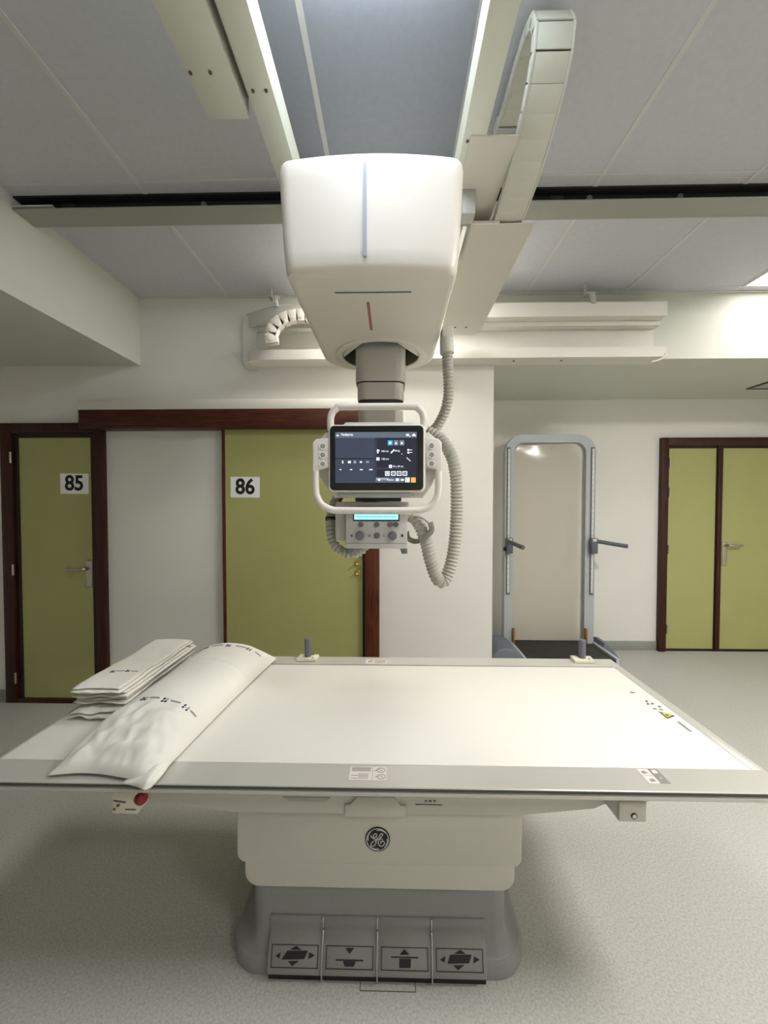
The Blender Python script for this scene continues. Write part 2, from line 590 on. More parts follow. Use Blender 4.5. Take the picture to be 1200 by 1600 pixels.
# ------------------------------------------------------------------ ceiling lights, vent
for i, (nm, (x0, x1, y0, y1), z, st, lc, lab) in enumerate(LAMPS):
    t = thing(nm, lab, 'ceiling light', ((x0 + x1) / 2, (y0 + y1) / 2, z))
    part('diffuser', B().box(x0, x1, y0, y1, z, 2.9995 if z < 2.96 else 2.9985), 'lamp%d' % i, t)
    b = B()
    e = 0.018
    zf = z - 0.004
    if z > 2.96:
        b.box(x0 - e, x0, y0 - e, y1 + e, zf, 3.0).box(x1, x1 + e, y0 - e, y1 + e, zf, 3.0).box(x0, x1, y0 - e, y0, zf, 3.0).box(x0, x1, y1, y1 + e, zf, 3.0)
    else:
        b.box(x0 - e, x1 + e, y0 - e, y0, 2.97, 3.0)
    part('frame', b, 'seam', t)

t = thing('air_vent', 'square grey air vent in the lowered alcove ceiling', 'vent', (3.45, 3.36, 2.53))
b = B()
for r in ((3.195, 3.215, 3.10, 3.625), (3.68, 3.70, 3.10, 3.625), (3.215, 3.68, 3.10, 3.12), (3.215, 3.68, 3.605, 3.625)):
    b.box(r[0], r[1], r[2], r[3], 2.518, 2.53, 0.002)
part('vent_frame', b, 'line', t)
b = B()
for k in range(9):
    y = 3.145 + k * 0.052
    b.box(3.215, 3.68, y, y + 0.035, 2.522, 2.5285)
part('louvers', b, 'greyp', t)

# ------------------------------------------------------------------ ceiling rail across the room
t = thing('ceiling_rail', 'long grey ceiling rail with a black slot running across the room', 'rail', (1.2, 1.97, 2.93))
x0, x1 = -1.86, 4.3
b = B()
b.prism([(2.03, 2.93), (2.03, 3.0), (1.975, 3.0), (1.975, 2.936), (1.906, 2.936), (1.906, 2.93)], 'X', x0, x1, 0)
part('channel', b, 'rail', t)
part('slot', B().box(x0, x1, 1.955, 1.975, 2.9365, 3.0).box(x0, x1, 1.91, 1.955, 2.992, 3.0), 'dark', t, 'black slot of the rail')
part('inner_lip', B().box(x0 + 0.12, x1, 1.925, 1.929, 2.9365, 2.950), 'rail', t)
for x in (-1.58, -0.93, 0.95, 1.38, 2.1):
    part('bolt', B().cyl((x, 1.955, 2.968), (x, 1.937, 2.968), 0.014, n=6), 'greyd', t)
for x in (-1.62, 0.75):
    part('stop', B().box(x, x + 0.07, 1.915, 1.95, 2.9455, 2.966, 0.006), 'black', t)
part('end_bracket', B().box(-1.86, -1.66, 1.906, 1.925, 2.9455, 2.952), 'seam', t)

# ------------------------------------------------------------------ bridge that carries the tube support
t = thing('overhead_bridge', 'cream steel overhead bridge of two beams hung under the ceiling', 'overhead bridge', (-0.055, 0.8, 2.68))
Y0 = -0.9
for (xa, xb) in ((-0.419, -0.343), (0.229, 0.302)):
    part('bridge_beam', B().box(xa, xb, Y0, 2.45, 2.68, 2.775, 0.002), 'beam', t)
for ya in (Y0, 2.38):
    part('cross_member', B().box(-0.343, 0.229, ya, ya + 0.06, 2.69, 2.77, 0.003), 'beam', t)
part('cable_cover', B().box(-0.569, -0.441, Y0, 1.223, 2.68, 2.76, 0.003), 'beam', t, 'wide cream cover beside the beam')
b = B().box(-0.441, -0.419, Y0, 1.21, 2.73, 2.75)
part('cover_bracket', b, 'rail', t)
for (xa) in (-0.385, 0.262):
    part('trolley', B().box(xa - 0.05, xa + 0.05, 1.90, 2.04, 2.775, 2.928, 0.006), 'greyd', t)
part('side_plate', B().box(0.252, 0.405, 1.290, 1.70, 2.676, 2.6797, 0), 'plate', t, 'flat beige plate')
b = B()
pl = [(0.325, 1.606), (0.572, 1.606), (0.572, 2.58), (0.545, 2.65), (0.40, 2.65), (0.325, 2.63)]
b.prism(pl, 'Z', 2.618, 2.622)
b.box(0.317, 0.3205, 1.600, 2.60, 2.6225, 2.672).box(0.3205, 0.325, 1.602, 2.6, 2.618, 2.6255)
part('chain_tray', b, 'plate', t, 'long beige chain tray')
part('tray_edge', B().box(0.318, 0.43, 1.599, 1.6055, 2.616, 2.628, 0.002), 'white', t)
for (x, y) in ((0.40, 2.53), (0.47, 2.53)):
    part('screw', B().cyl((x, y, 2.618), (x, y, 2.6155), 0.007, n=10), 'line', t)
for (x, y, z) in ((-0.50, 1.09, 2.68), (-0.555, 1.09, 2.68), (-0.40, 1.14, 2.68), (-0.362, 1.14, 2.68), (0.275, 1.30, 2.68), (0.245, 1.31, 2.68)):
    part('screw', B().cyl((x, y, z), (x, y, z - 0.003), 0.005, n=10), 'line', t)
b = B()
b.box(0.262, 0.312, 1.50, 1.56, 2.585, 2.68, 0.006)
b.box(0.345, 0.395, 1.72, 2.45, 2.622, 2.68)
part('hanger', b, 'greyp', t)

# cable chain that folds back over itself beside the bridge
t = thing('cable_chain', 'pale plastic cable chain folding back over itself under the ceiling', 'cable chain', (0.49, 1.3, 2.62))
path = spline([(0, 1.80, 2.643), (0, 1.6, 2.645), (0, 1.45, 2.664), (0, 1.32, 2.712), (0, 1.23, 2.768), (0, 1.18, 2.825), (0, 1.172, 2.88), (0, 1.20, 2.928), (0, 1.27, 2.958), (0, 1.4, 2.966), (0, 1.56, 2.967)], 0.004)
acc, last = 0.0, 0
pitch = 0.058
lk = []
for i in range(1, len(path)):
    acc += (path[i] - path[i - 1]).length
    if acc >= pitch:
        lk.append((path[last].copy(), path[i].copy()))
        last = i
        acc = 0
for (a, c) in lk:
    mid = (a + c) / 2
    d = (c - a)
    ang = math.atan2(d.z, d.y)
    R = Matrix.Rotation(ang, 4, 'X')
    L = d.length
    b = B()
    cx, w, h = 0.466, 0.054, 0.016
    b.box(cx - w + 0.004, cx + w - 0.004, mid.y - L / 2 - 0.0012, mid.y + L / 2 + 0.0012, mid.z - h, mid.z - h + 0.005, 0.0006, rot=R, piv=mid + Vector((cx, 0, 0)))
    b.box(cx - w + 0.004, cx + w - 0.004, mid.y - L / 2 - 0.0012, mid.y + L / 2 + 0.0012, mid.z + h - 0.005, mid.z + h, 0.001, rot=R, piv=mid + Vector((cx, 0, 0)))
    for sx in (-1, 1):
        b.box(cx + sx * w - 0.004, cx + sx * w + 0.004, mid.y - L / 2 - 0.004, mid.y + L / 2 + 0.004, mid.z - h - 0.001, mid.z + h + 0.001, 0.002, rot=R, piv=mid + Vector((cx, 0, 0)))
        q = Vector((cx + sx * (w - 0.012), mid.y, mid.z)) + (R @ Vector((0, -L * 0.3, -h)))
        b.cyl(q, q + (R @ Vector((0, 0, -0.0012))), 0.004, n=8)
    part('link', b, 'chain', t)
part('end_mount', B().box(0.405, 0.527, 1.56, 1.62, 2.945, 3.0, 0.004), 'greyp', t)

# ------------------------------------------------------------------ cable tray on the far wall, with its chain
t = thing('cable_tray', 'long white open cable tray mounted high along the far wall', 'cable tray', (0.4, 2.8, 2.49))
xa, xb = -0.80, 1.865
TY = 2.72
prof_top = [(TY, 2.768), (TY, 2.862), (TY + 0.012, 2.872), (2.868, 2.872), (2.868, 2.858), (TY + 0.01, 2.858), (TY + 0.01, 2.774), (2.80, 2.774), (2.80, 2.768)]
b = B()
sec = [[(x, (2.868 - (2.868 - y) * k) if k < 1 else y, z) for (y, z) in prof_top] for x, k in ((-1.06, 0.10), (-1.0, 0.32), (-0.93, 0.62), (xa, 1.0), (xb - 0.05, 1.0), (xb, 0.99))]
b.loft(sec)
part('top_flange', b, 'whitetray', t)
prof_rib = [(2.79, 2.735), (2.79, 2.7675), (2.80, 2.7675), (2.80, 2.741), (2.868, 2.741), (2.868, 2.735)]
b = B()
b.loft([[(x, 2.868 - (2.868 - y) * k, z) for (y, z) in prof_rib] for x, k in ((-1.06, 0.15), (-0.93, 0.6), (xa, 1.0), (xb, 1.0))])
part('middle_rib', b, 'whitetray', t)
part('back_plate', B().box(-1.06, xb, 2.860, 2.869, 2.50, 2.858), 'whitetray', t)
prof_bot = [(TY, 2.492), (TY, 2.560), (TY + 0.006, 2.560), (TY + 0.006, 2.499), (2.868, 2.499), (2.868, 2.492)]
b = B()
b.loft([[(x, 2.868 - (2.868 - y) * k, z) for (y, z) in prof_bot] for x, k in ((-1.02, 0.75), (-0.97, 0.95), (xa, 1.0), (xb, 1.0))])
part('bottom_shelf', b, 'whitetray', t)
b = B()
outl = rrect(TY + 0.01, 2.868, 2.496, 2.866, (0.0, 0.0, 0.05, 0.05), 6)
pts = [(-1.09 + 0.03 * 0, z) for _, z in outl]
b.prism(rrect(-1.085, -0.985, 2.462, 2.858, (0.004, 0.004, 0.05, 0.07), 8), 'Y', 2.845, 2.852)
part('end_plate', b, 'whitetray', t)
b = B()
b.tube([(xb - 0.005, TY - 0.001, 2.515), (xb - 0.02, TY - 0.002, 2.488), (xb - 0.055, TY - 0.002, 2.468), (xb - 0.10, TY - 0.002, 2.458)], 0.005, 8, 0.01)
part('end_tab', b, 'white', t)
for px in (-0.82, 0.63, 1.345):
    b = B()
    b.box(px - 0.035, px + 0.035, 2.70, 2.76, 2.912, 2.925, 0.004)
    b.box(px - 0.032, px - 0.02, 2.73, 2.75, 2.92, 3.0)
    b.prism([(px - 0.012, 2.915), (px + 0.028, 2.915), (px + 0.034, 2.85), (px + 0.008, 2.85)], 'Y', 2.702, 2.718, 0.003)
    b.cyl((px + 0.012, 2.702, 2.885), (px + 0.012, 2.695, 2.885), 0.012, n=8)
    part('hanger', b, 'greyp', t)
for x in (0.85, 1.18):
    part('screw', B().cyl((x, 2.78, 2.492), (x, 2.78, 2.488), 0.008, n=10), 'line', t)

t = thing('cable_chain', 'white cable chain curling round at one end of the wall cable tray', 'cable chain', (-0.6, 2.69, 2.5))
pts = [(-0.36, 2.69, 2.772), (-0.58, 2.69, 2.772), (-0.67, 2.69, 2.770), (-0.745, 2.69, 2.75), (-0.80, 2.69, 2.71), (-0.828, 2.69, 2.655), (-0.825, 2.69, 2.60), (-0.80, 2.69, 2.555)]
path = spline(pts, 0.004)
acc, last, lk = 0.0, 0, []
for i in range(1, len(path)):
    acc += (path[i] - path[i - 1]).length
    if acc >= 0.056:
        lk.append((path[last].copy(), path[i].copy()))
        last, acc = i, 0
for (a, c) in lk:
    mid = (a + c) / 2
    d = c - a
    R = Matrix.Rotation(-math.atan2(d.z, d.x), 4, 'Y')
    L = d.length
    b = B()
    h = 0.040
    for yy in (2.668, 2.712):
        b.box(mid.x - L / 2 - 0.006, mid.x + L / 2 + 0.006, yy - 0.004, yy + 0.004, mid.z - h, mid.z + h, 0.003, rot=R, piv=(mid.x, yy, mid.z))
    for zz in (-h + 0.003, h - 0.003):
        b.box(mid.x - L / 2 + 0.006, mid.x + L / 2 - 0.006, 2.666, 2.714, mid.z + zz - 0.003, mid.z + zz + 0.003, rot=R, piv=(mid.x, 2.69, mid.z))
    b.cyl((mid.x, 2.6645, mid.z), (mid.x, 2.660, mid.z), 0.024, n=20, bev=0.002)
    part('link', b, 'white', t)

# ------------------------------------------------------------------ the ceiling-hung tube support
t = thing('xray_tube_support', 'white ceiling-hung x-ray tube support with column, screen console and collimator', 'x-ray machine', (-0.06, 1.75, 1.33))
HX, HY, HR = -0.052, 1.80, 0.172
def housing_outline(x0, x1, y0, y1, bow):
    pts = []
    for (x, y) in rrect(x0, x1, y0, y1, (0.035, 0.17, 0.17, 0.035), 10):
        u = (x - (x0 + x1) / 2) / ((x1 - x0) / 2)
        k = max(0, min(1, (y0 + 0.2 - y) / 0.2))
        pts.append((x, y - bow * (1 - u * u) * k))
    # extra points along the long straight front so that the bow is a smooth curve
    out = []
    for i, p in enumerate(pts):
        q = pts[(i + 1) % len(pts)]
        out.append(p)
        if abs(p[0] - q[0]) > 0.25:
            n = 16
            for j in range(1, n):
                x = p[0] + (q[0] - p[0]) * j / n
                u = (x - (x0 + x1) / 2) / ((x1 - x0) / 2)
                yy = (p[1] + (q[1] - p[1]) * j / n)
                if p[1] < y0 + 0.1:
                    yy = y0 - bow * (1 - u * u)
                out.append((x, yy))
    return out
def hsec(z, x0, x1, y0, y1, bow=0.022):
    return [(x, y, z) for x, y in housing_outline(x0, x1, y0, y1, bow)]
secs = [hsec(2.168, -0.298, 0.174, 1.188, 1.985, 0.012), hsec(2.170, -0.308, 0.184, 1.172, 1.995, 0.014), hsec(2.176, -0.316, 0.190, 1.162, 2.002, 0.016), hsec(2.19, -0.3195, 0.193, 1.157, 2.004, 0.018)]
for k in range(1, 8):
    f = k / 7
    secs.append(hsec(2.19 + 0.283 * f, -0.3195 - 0.0175 * f ** 0.7, 0.193 + 0.0165 * f ** 0.7, 1.157 - 0.004 * f, 2.004 + 0.01 * f, 0.018 + 0.006 * f))
secs += [hsec(2.492, -0.335, 0.2075, 1.158, 2.012, 0.024), hsec(2.503, -0.326, 0.199, 1.17, 2.0, 0.022), hsec(2.507, -0.31, 0.183, 1.19, 1.98, 0.02)]
o0 = secs[0]
hole = []
for (x, y, z) in o0:
    a = math.atan2(y - HY, x - HX)
    hole.append((HX + HR * math.cos(a), HY + HR * math.sin(a), 2.168))
b = B()
b.loft(secs, cap=(False, True))
b.loft([hole, o0], cap=(False, False))
part('carriage_housing', b, 'white', t, 'large white housing under the ceiling', smooth=40)
b = B()
N = 56
def circ(r, z):
    return [(HX + r * math.cos(2 * math.pi * k / N), HY + r * math.sin(2 * math.pi * k / N), z) for k in range(N)]
b.loft([circ(0.205, 2.1685), circ(0.204, 2.164), circ(0.198, 2.1615), circ(0.182, 2.161), circ(0.174, 2.163), circ(0.1715, 2.169), circ(0.1715, 2.20)], cap=(False, False))
part('collar', b, 'white', t)
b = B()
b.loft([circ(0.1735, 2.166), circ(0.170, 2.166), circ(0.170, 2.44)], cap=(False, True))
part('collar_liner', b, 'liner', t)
part('front_line', B().prism(rrect(-0.0835, -0.0735, 2.203, 2.470, 0.0049, 5), 'Y', 1.1295, 1.142), 'blue', t, 'vertical blue line')
b = B()
b.prism(rrect(-0.184, 0.061, 1.253, 1.2615, 0.004, 4), 'Z', 2.1672, 2.1695)
part('cross_line', b, 'teal', t, 'grey-green line across the underside')
part('middle_line', B().prism(rrect(-0.0865, -0.0765, 1.315, 1.53, 0.0049, 4), 'Z', 2.1672, 2.1695), 'red', t, 'dusty red line on the underside')
b = B()
b.box(-0.29, 0.17, 1.62, 1.88, 2.49, 2.672, 0.01)
b.box(-0.40, 0.285, 1.66, 1.90, 2.655, 2.6795)
part('carriage', b, 'greyp', t)
def tubesec(w, d, z, r):
    return [(x, y, z) for x, y in rrect(HX - w, HX + w, HY - d, HY + d, r, 8)]
b = B().loft([tubesec(0.108, 0.11, 2.022, 0.045), tubesec(0.1095, 0.112, 2.026, 0.046), tubesec(0.1095, 0.112, 2.43, 0.046)])
part('outer_column', b, 'column', t)
b = B().loft([tubesec(0.1005, 0.103, 1.946, 0.041), tubesec(0.102, 0.104, 1.950, 0.042), tubesec(0.102, 0.104, 2.10, 0.042)])
part('middle_column', b, 'column', t)
b = B().loft([tubesec(0.099, 0.101, 1.66, 0.04), tubesec(0.099, 0.101, 1.90, 0.04)])
part('inner_column', b, 'column', t)
for (w, d, z, r_) in ((0.1055, 0.1075, 2.0185, 0.044), (0.0993, 0.1013, 1.9435, 0.0405)):
    part('column_joint', B().loft([tubesec(w, d, z, r_), tubesec(w, d, z + 0.0035, r_)]), 'dark', t, 'dark joint line')
b = B()
b.box(-0.155, 0.05, 1.36, 1.93, 1.575, 1.69, 0.02, 3)
b.box(-0.12, 0.02, 1.30, 1.45, 1.56, 1.72, 0.015, 3)
part('yoke', b, 'greyp', t)
b = B()
b.cyl((-0.205, 1.46, 1.615), (0.105, 1.46, 1.615), 0.085, n=40, bev=0.018)
part('tube_housing', b, 'whitetray', t)

# console
CY = 1.25
con = part('console', B().prism(rrect(-0.2045, 0.1055, 1.5325, 1.7485, 0.017, 6), 'Y', CY, CY + 0.032, 0.004, 3), 'white', t, 'white touch screen console')
part('bezel', B().prism(rrect(-0.1995, 0.0985, 1.5385, 1.744, 0.014, 6), 'Y', CY - 0.0015, CY + 0.01), 'glass', con, 'black glass bezel')
b = B()
b.prism([(-0.245, 1.60), (-0.225, 1.555), (-0.19, 1.515), (0.10, 1.515), (0.13, 1.555), (0.152, 1.60), (0.152, 1.70), (0.12, 1.73), (-0.22, 1.73), (-0.245, 1.70)], 'Y', CY + 0.034, CY + 0.075, 0.006, 2)
b.prism([(-0.17, 1.74), (-0.15, 1.758), (0.065, 1.758), (0.085, 1.74)], 'Y', CY + 0.01, CY + 0.06, 0.003)
part('back_shell', b, 'whitetray', con)
for sx in (-1, 1):
    cx = -0.0495
    def mx(p):
        return [(cx + sx * (x - cx), z) for x, z in p][::(1 if sx == -1 else -1)]
    g = [(-0.2045, 1.708), (-0.246, 1.704), (-0.257, 1.692), (-0.258, 1.575), (-0.247, 1.585), (-0.237, 1.604), (-0.2045, 1.612)]
    part('side_grip', B().prism(mx(g), 'Y', CY + 0.004, CY + 0.03, 0.005, 3), 'white', con)
    for z in (1.680, 1.6515, 1.623):
        X = cx + sx * (-0.2235 - cx)
        b = B()
        b.cyl((X, CY + 0.006, z), (X, CY + 0.001, z), 0.0095, n=28, bev=0.001, m='rail')
        b.tube([(X + 0.0098 * math.cos(q * math.pi / 10), CY + 0.0018, z + 0.0098 * math.sin(q * math.pi / 10)) for q in range(20)], 0.0017, 6, closed=True, m='paper')
        part('button', b, 'greyp', con)
b = B()
b.tube([(-0.200, CY + 0.022, 1.735), (-0.200, CY + 0.018, 1.770), (-0.194, CY + 0.016, 1.790), (-0.180, CY + 0.015, 1.803), (-0.160, CY + 0.015, 1.808), (0.061, CY + 0.015, 1.808), (0.081, CY + 0.015, 1.803), (0.095, CY + 0.016, 1.790), (0.101, CY + 0.018, 1.770), (0.101, CY + 0.022, 1.735)], 0.0115, 16, 0.006)
part('top_handle', b, 'white', con)
b = B()
pp = [(-0.2475, 1.60), (-0.2475, 1.545), (-0.242, 1.515), (-0.225, 1.49), (-0.195, 1.4765), (-0.165, 1.474)]
P3 = [(x, CY + 0.012, z) for x, z in pp] + [(-0.05, CY + 0.012, 1.4735)] + [(2 * -0.0495 - x, CY + 0.012, z) for x, z in pp[::-1]]
b.tube(P3, 0.0115, 16, 0.006)
part('lower_handle', b, 'white', con)
b = B()
b.box(-0.175, 0.06, CY + 0.012, CY + 0.06, 1.515, 1.5325, 0.003)
for k in range(9):
    x = -0.085 + k * 0.013
    b.box(x, x + 0.004, CY + 0.0112, CY + 0.013, 1.5225, 1.5265)
part('chin', b, 'greyp', con)

# what the screen shows
def ui(px, py):
    """a spot on the lit screen, given in the screen's own 850 x 530 grid"""
    return -0.1825 + px / 850 * 0.2605, 1.7240 - py / 530 * 0.1618
SY = CY - 0.0018
b = B()
def ur(x0, y0, x1, y1, m, lift=0.0):
    a, z1 = ui(x0, y0)
    c, z0 = ui(x1, y1)
    b.box(a, c, SY - 0.0002 - lift, SY, z0, z1, m=m)
def ubox(x0, y0, x1, y1, m, w=7):
    ur(x0, y0, x1, y0 + w, m, 0.0003); ur(x0, y1 - w, x1, y1, m, 0.0003); ur(x0, y0, x0 + w, y1, m, 0.0003); ur(x1 - w, y0, x1, y1, m, 0.0003)
ur(0, 0, 850, 60, 'ui_bar')
ur(0, 60, 415, 272, 'ui_bg')
ur(0, 272, 415, 280, 'ui_line')
ur(0, 280, 415, 530, 'ui_bg')
ur(415, 60, 850, 530, 'ui_dark')
ur(425, 78, 428, 470, 'ui_bar', 0.0002)
ur(430, 377, 745, 380, 'ui_bar', 0.0002)
# user symbol, message and cloud symbols
ur(20, 24, 32, 34, 'ui_white', 0.0004); ur(14, 34, 38, 42, 'ui_white', 0.0004)
ur(738, 22, 768, 42, 'ui_white', 0.0004); ur(772, 42, 782, 52, 'ui_white', 0.0004)
ur(800, 30, 838, 44, 'ui_white', 0.0004); ur(808, 20, 828, 30, 'ui_white', 0.0004)
# left icons and captions
for (x, w, h) in ((78, 12, 30), (148, 30, 24), (205, 26, 28), (268, 24, 16), (338, 30, 18)):
    ur(x - w / 2, 312 - h / 2, x + w / 2, 312 + h / 2, 'ui_grey' if x in (205, 338) else 'ui_white', 0.0004)
for (x, w) in ((54, 18), (166, 24), (272, 30), (372, 36)):
    ur(x - w / 2, 386, x + w / 2, 396, 'ui_white', 0.0004)
# right icons
ur(548, 88, 598, 138, 'ui_blue', 0.0002); ur(563, 103, 583, 123, 'ui_white', 0.0004)
ubox(612, 88, 656, 138, 'ui_grey'); ur(626, 104, 642, 128, 'ui_white', 0.0004)
ubox(672, 88, 716, 138, 'ui_grey'); ur(684, 104, 704, 126, 'ui_white', 0.0004)
ur(438, 180, 452, 222, 'ui_white', 0.0004); ur(434, 186, 462, 200, 'ui_white', 0.0004)
for k in range(5):
    ur(578 + k * 7, 208 - k * 7, 590 + k * 7, 222 - k * 7, 'ui_white', 0.0004)
ur(752, 178, 772, 196, 'ui_white', 0.0004); ur(752, 206, 772, 224, 'ui_white', 0.0004); ur(778, 184, 802, 190, 'ui_white', 0.0004); ur(778, 210, 802, 216, 'ui_white', 0.0004)
ur(430, 264, 462, 296, 'ui_white', 0.0004); ur(690, 224, 700, 232, 'ui_white', 0.0004)
for k in range(6):
    ur(742 + k * 7, 266 + k * 6, 750 + k * 7, 274 + k * 6, 'ui_white', 0.0004)
ur(560, 342, 592, 374, 'ui_white', 0.0004)
for x in (520, 582, 642, 702):
    ubox(x, 408, x + 48, 456, 'ui_white', 8)
    ur(x + 14, 422, x + 34, 442, 'ui_grey' if x > 520 else 'ui_white', 0.0004)
ur(420, 472, 715, 526, 'ui_bar', 0.0002)
ur(428, 478, 560, 500, 'ui_grey', 0.0003)
ur(446, 488, 470, 508, 'ui_white', 0.0004)
ur(632, 484, 664, 512, 'ui_white', 0.0004); ur(684, 490, 716, 508, 'ui_white', 0.0004)
ubox(728, 474, 776, 524, 'ui_white', 8); ur(740, 486, 766, 512, 'ui_white', 0.0004)
ur(790, 474, 838, 526, 'ui_orange', 0.0002)
for (s_, px, py, sz) in (('Pediatrie', 124, 27, 34), ('160 cm', 518, 200, 26), ('45 kg', 646, 196, 24), ('120 cm', 520, 281, 26), ('43 x 35 cm', 655, 358, 24), ('Position', 575, 499, 22)):
    X, Z = ui(px, py)
    text_on_wall(b, s_, X, SY - 0.0006, Z, sz / 530 * 0.1618 * 1.02, 0.0001, 'ui_white')
part('screen', b, 'ui_bg', con, 'lit dark blue screen with white symbols', smooth=0)

# collimator under the console
KY = 1.30
col = part('collimator', B().box(-0.156, 0.050, KY, KY + 0.26, 1.345, 1.482, 0.004, 2), 'coll', t, 'grey collimator box with knobs')
b = B()
b.box(-0.196, -0.156, KY + 0.03, KY + 0.25, 1.365, 1.50, 0.008, 3)
b.box(-0.19, 0.055, KY + 0.02, KY + 0.25, 1.482, 1.502, 0.004)
part('side_cover', b, 'coll', col)
part('dark_gap', B().box(-0.125, 0.03, KY + 0.01, KY + 0.2, 1.503, 1.53, 0.003), 'symbol', col)  # black block stands in for the dark gap under the console chin
part('display_window', B().box(-0.131, 0.024, KY - 0.0015, KY, 1.438, 1.462), 'symbol', col)
b = B()
b.box(-0.127, 0.020, KY - 0.0025, KY - 0.0012, 1.4425, 1.4605, m='lcd')
for k in range(16):
    x = -0.118 + k * 0.0082
    b.box(x, x + 0.0052, KY - 0.0029, KY - 0.0024, 1.450, 1.4545, m='lcdtxt')
part('display', b, 'lcd', col, 'glowing cyan display')
for (x, z, r, mm) in ((-0.105, 1.4265, 0.0088, 'greyd'), (-0.0515, 1.4265, 0.0088, 'greyd'), (-0.0065, 1.4265, 0.0088, 'greyd'), (0.012, 1.4265, 0.0088, 'greyd'), (-0.0515, 1.3895, 0.0095, 'greyd')):
    part('button', B().cyl((x, KY, z), (x, KY - 0.005, z), r, n=28, bev=0.001), mm, col)
for x in (-0.1075, 0.0015):
    part('knob', B().cyl((x, KY, 1.389), (x, KY - 0.016, 1.389), 0.0148, 0.0138, n=36, bev=0.002), 'greyd', col)
b = B()
for x in (-0.136, 0.033):
    b.box(x - 0.003, x + 0.003, KY - 0.0006, KY, 1.385, 1.393)
for x in (-0.079, -0.073, -0.028, 0.0305, 0.0355):
    b.box(x - 0.0012, x + 0.0012, KY - 0.0006, KY, 1.384, 1.394)
b.box(-0.154, 0.048, KY - 0.0005, KY, 1.3625, 1.3635)
part('symbols', b, 'line', col)
for x in (-0.143, 0.038):
    sgn = 1 if x < 0 else -1
    part('foot', B().prism([(x - 0.012, 1.345), (x + 0.012, 1.345), (x + 0.012 - (0.006 if sgn > 0 else 0), 1.328), (x - 0.012 + (0.006 if sgn < 0 else 0), 1.328)], 'Y', KY + 0.004, KY + 0.05, 0.001), 'greyd', col)

# corrugated hoses
def corr(r):
    return lambda d: r + 0.0026 * math.cos(2 * math.pi * d / 0.0135)
hz = part('corrugated_hose', B().tube([(0.222, 1.60, 2.10), (0.224, 1.60, 2.06), (0.228, 1.60, 1.99), (0.228, 1.61, 1.93), (0.215, 1.63, 1.87), (0.18, 1.66, 1.81), (0.13, 1.70, 1.785), (0.065, 1.74, 1.79), (0.03, 1.77, 1.80)], corr(0.0205), 18, 0.0024), 'hose', t, 'short corrugated hose dropping from the chain tray')
b = B()
b.cyl((0.221, 1.60, 2.10), (0.218, 1.60, 2.165), 0.029, 0.026, n=24, bev=0.003)
b.box(0.198, 0.242, 1.575, 1.645, 2.16, 2.205, 0.006)
part('connector', b, 'chain', hz)
hz = part('corrugated_hose', B().tube([(0.06, 1.58, 1.765), (0.10, 1.55, 1.775), (0.145, 1.52, 1.768), (0.19, 1.50, 1.735), (0.226, 1.49, 1.67), (0.242, 1.49, 1.59), (0.245, 1.49, 1.49), (0.240, 1.48, 1.39), (0.228, 1.47, 1.30), (0.205, 1.46, 1.225), (0.185, 1.45, 1.205), (0.163, 1.44, 1.225), (0.140, 1.43, 1.29), (0.122, 1.43, 1.36), (0.098, 1.43, 1.42), (0.07, 1.44, 1.45), (0.03, 1.46, 1.455)], corr(0.0225), 18, 0.0024), 'hose', t, 'long corrugated hose hanging in a loop')
b = B()
b.tube([(0.075, 1.40, 1.45), (0.11, 1.395, 1.442), (0.135, 1.40, 1.415), (0.125, 1.42, 1.375), (0.09, 1.45, 1.355), (0.06, 1.46, 1.365), (0.055, 1.45, 1.39)], 0.01, 10, 0.006, flat=(0.011, 0.003))
b.tube([(0.135, 1.395, 1.43), (0.14, 1.393, 1.40), (0.120, 1.395, 1.375), (0.105, 1.40, 1.355)], 0.01, 10, 0.006, flat=(0.003, 0.010))
part('strap', b, 'strap', hz)
hz = part('corrugated_hose', B().tube([(-0.17, 1.50, 1.56), (-0.195, 1.46, 1.53), (-0.213, 1.42, 1.49), (-0.221, 1.40, 1.44), (-0.220, 1.39, 1.395), (-0.208, 1.39, 1.352), (-0.18, 1.39, 1.325), (-0.145, 1.39, 1.316), (-0.11, 1.40, 1.33), (-0.09, 1.42, 1.36)], corr(0.0165), 16, 0.0024), 'hose', t, 'corrugated hose curving under the collimator')
part('cable_tie', B().cyl((-0.2215, 1.402, 1.447), (-0.2215, 1.399, 1.433), 0.0195, n=16), 'symbol', hz)

# ------------------------------------------------------------------ the examination table
TZ = 0.72
t = thing('examination_table', 'white-topped x-ray examination table on a grey pedestal with foot pedals', 'examination table', (-0.05, 1.5, 0))
part('tabletop', B().box(-1.190, 1.0455, 1.143, 1.846, 0.700, TZ + 0.001, 0.0012), 'tabletop', t, 'white laminate tabletop')
def railprof(yo, s):
    """front-to-back section of a side rail; yo is its outer edge, s points outwards"""
    yi = yo - s * 0.092
    return [(yi, 0.694), (yi, TZ), (yo - s * 0.002, TZ), (yo, TZ - 0.002), (yo, 0.7165), (yo - s * 0.008, 0.7155), (yo - s * 0.008, 0.7035), (yo, 0.7025), (yo, 0.6945), (yo - s * 0.002, 0.692), (yi, 0.692)][:]
part('front_rail', B().prism([p for p in railprof(1.05, -1)], 'X', -1.20, 1.086), 'alu', t)
part('rear_rail', B().prism([p for p in railprof(1.95, 1)], 'X', -1.20, 1.086), 'alu', t)
part('side_rail', B().box(1.0465, 1.086, 1.142, 1.858, 0.692, TZ, 0.001), 'alu', t)
part('side_rail', B().box(-1.20, -1.191, 1.142, 1.858, 0.692, TZ, 0.001), 'alu', t)
b = B()
b.box(-1.199, 1.085, 1.0575, 1.06, 0.7035, 0.7155)
b.box(-1.199, 1.085, 1.94, 1.9425, 0.7035, 0.7155)
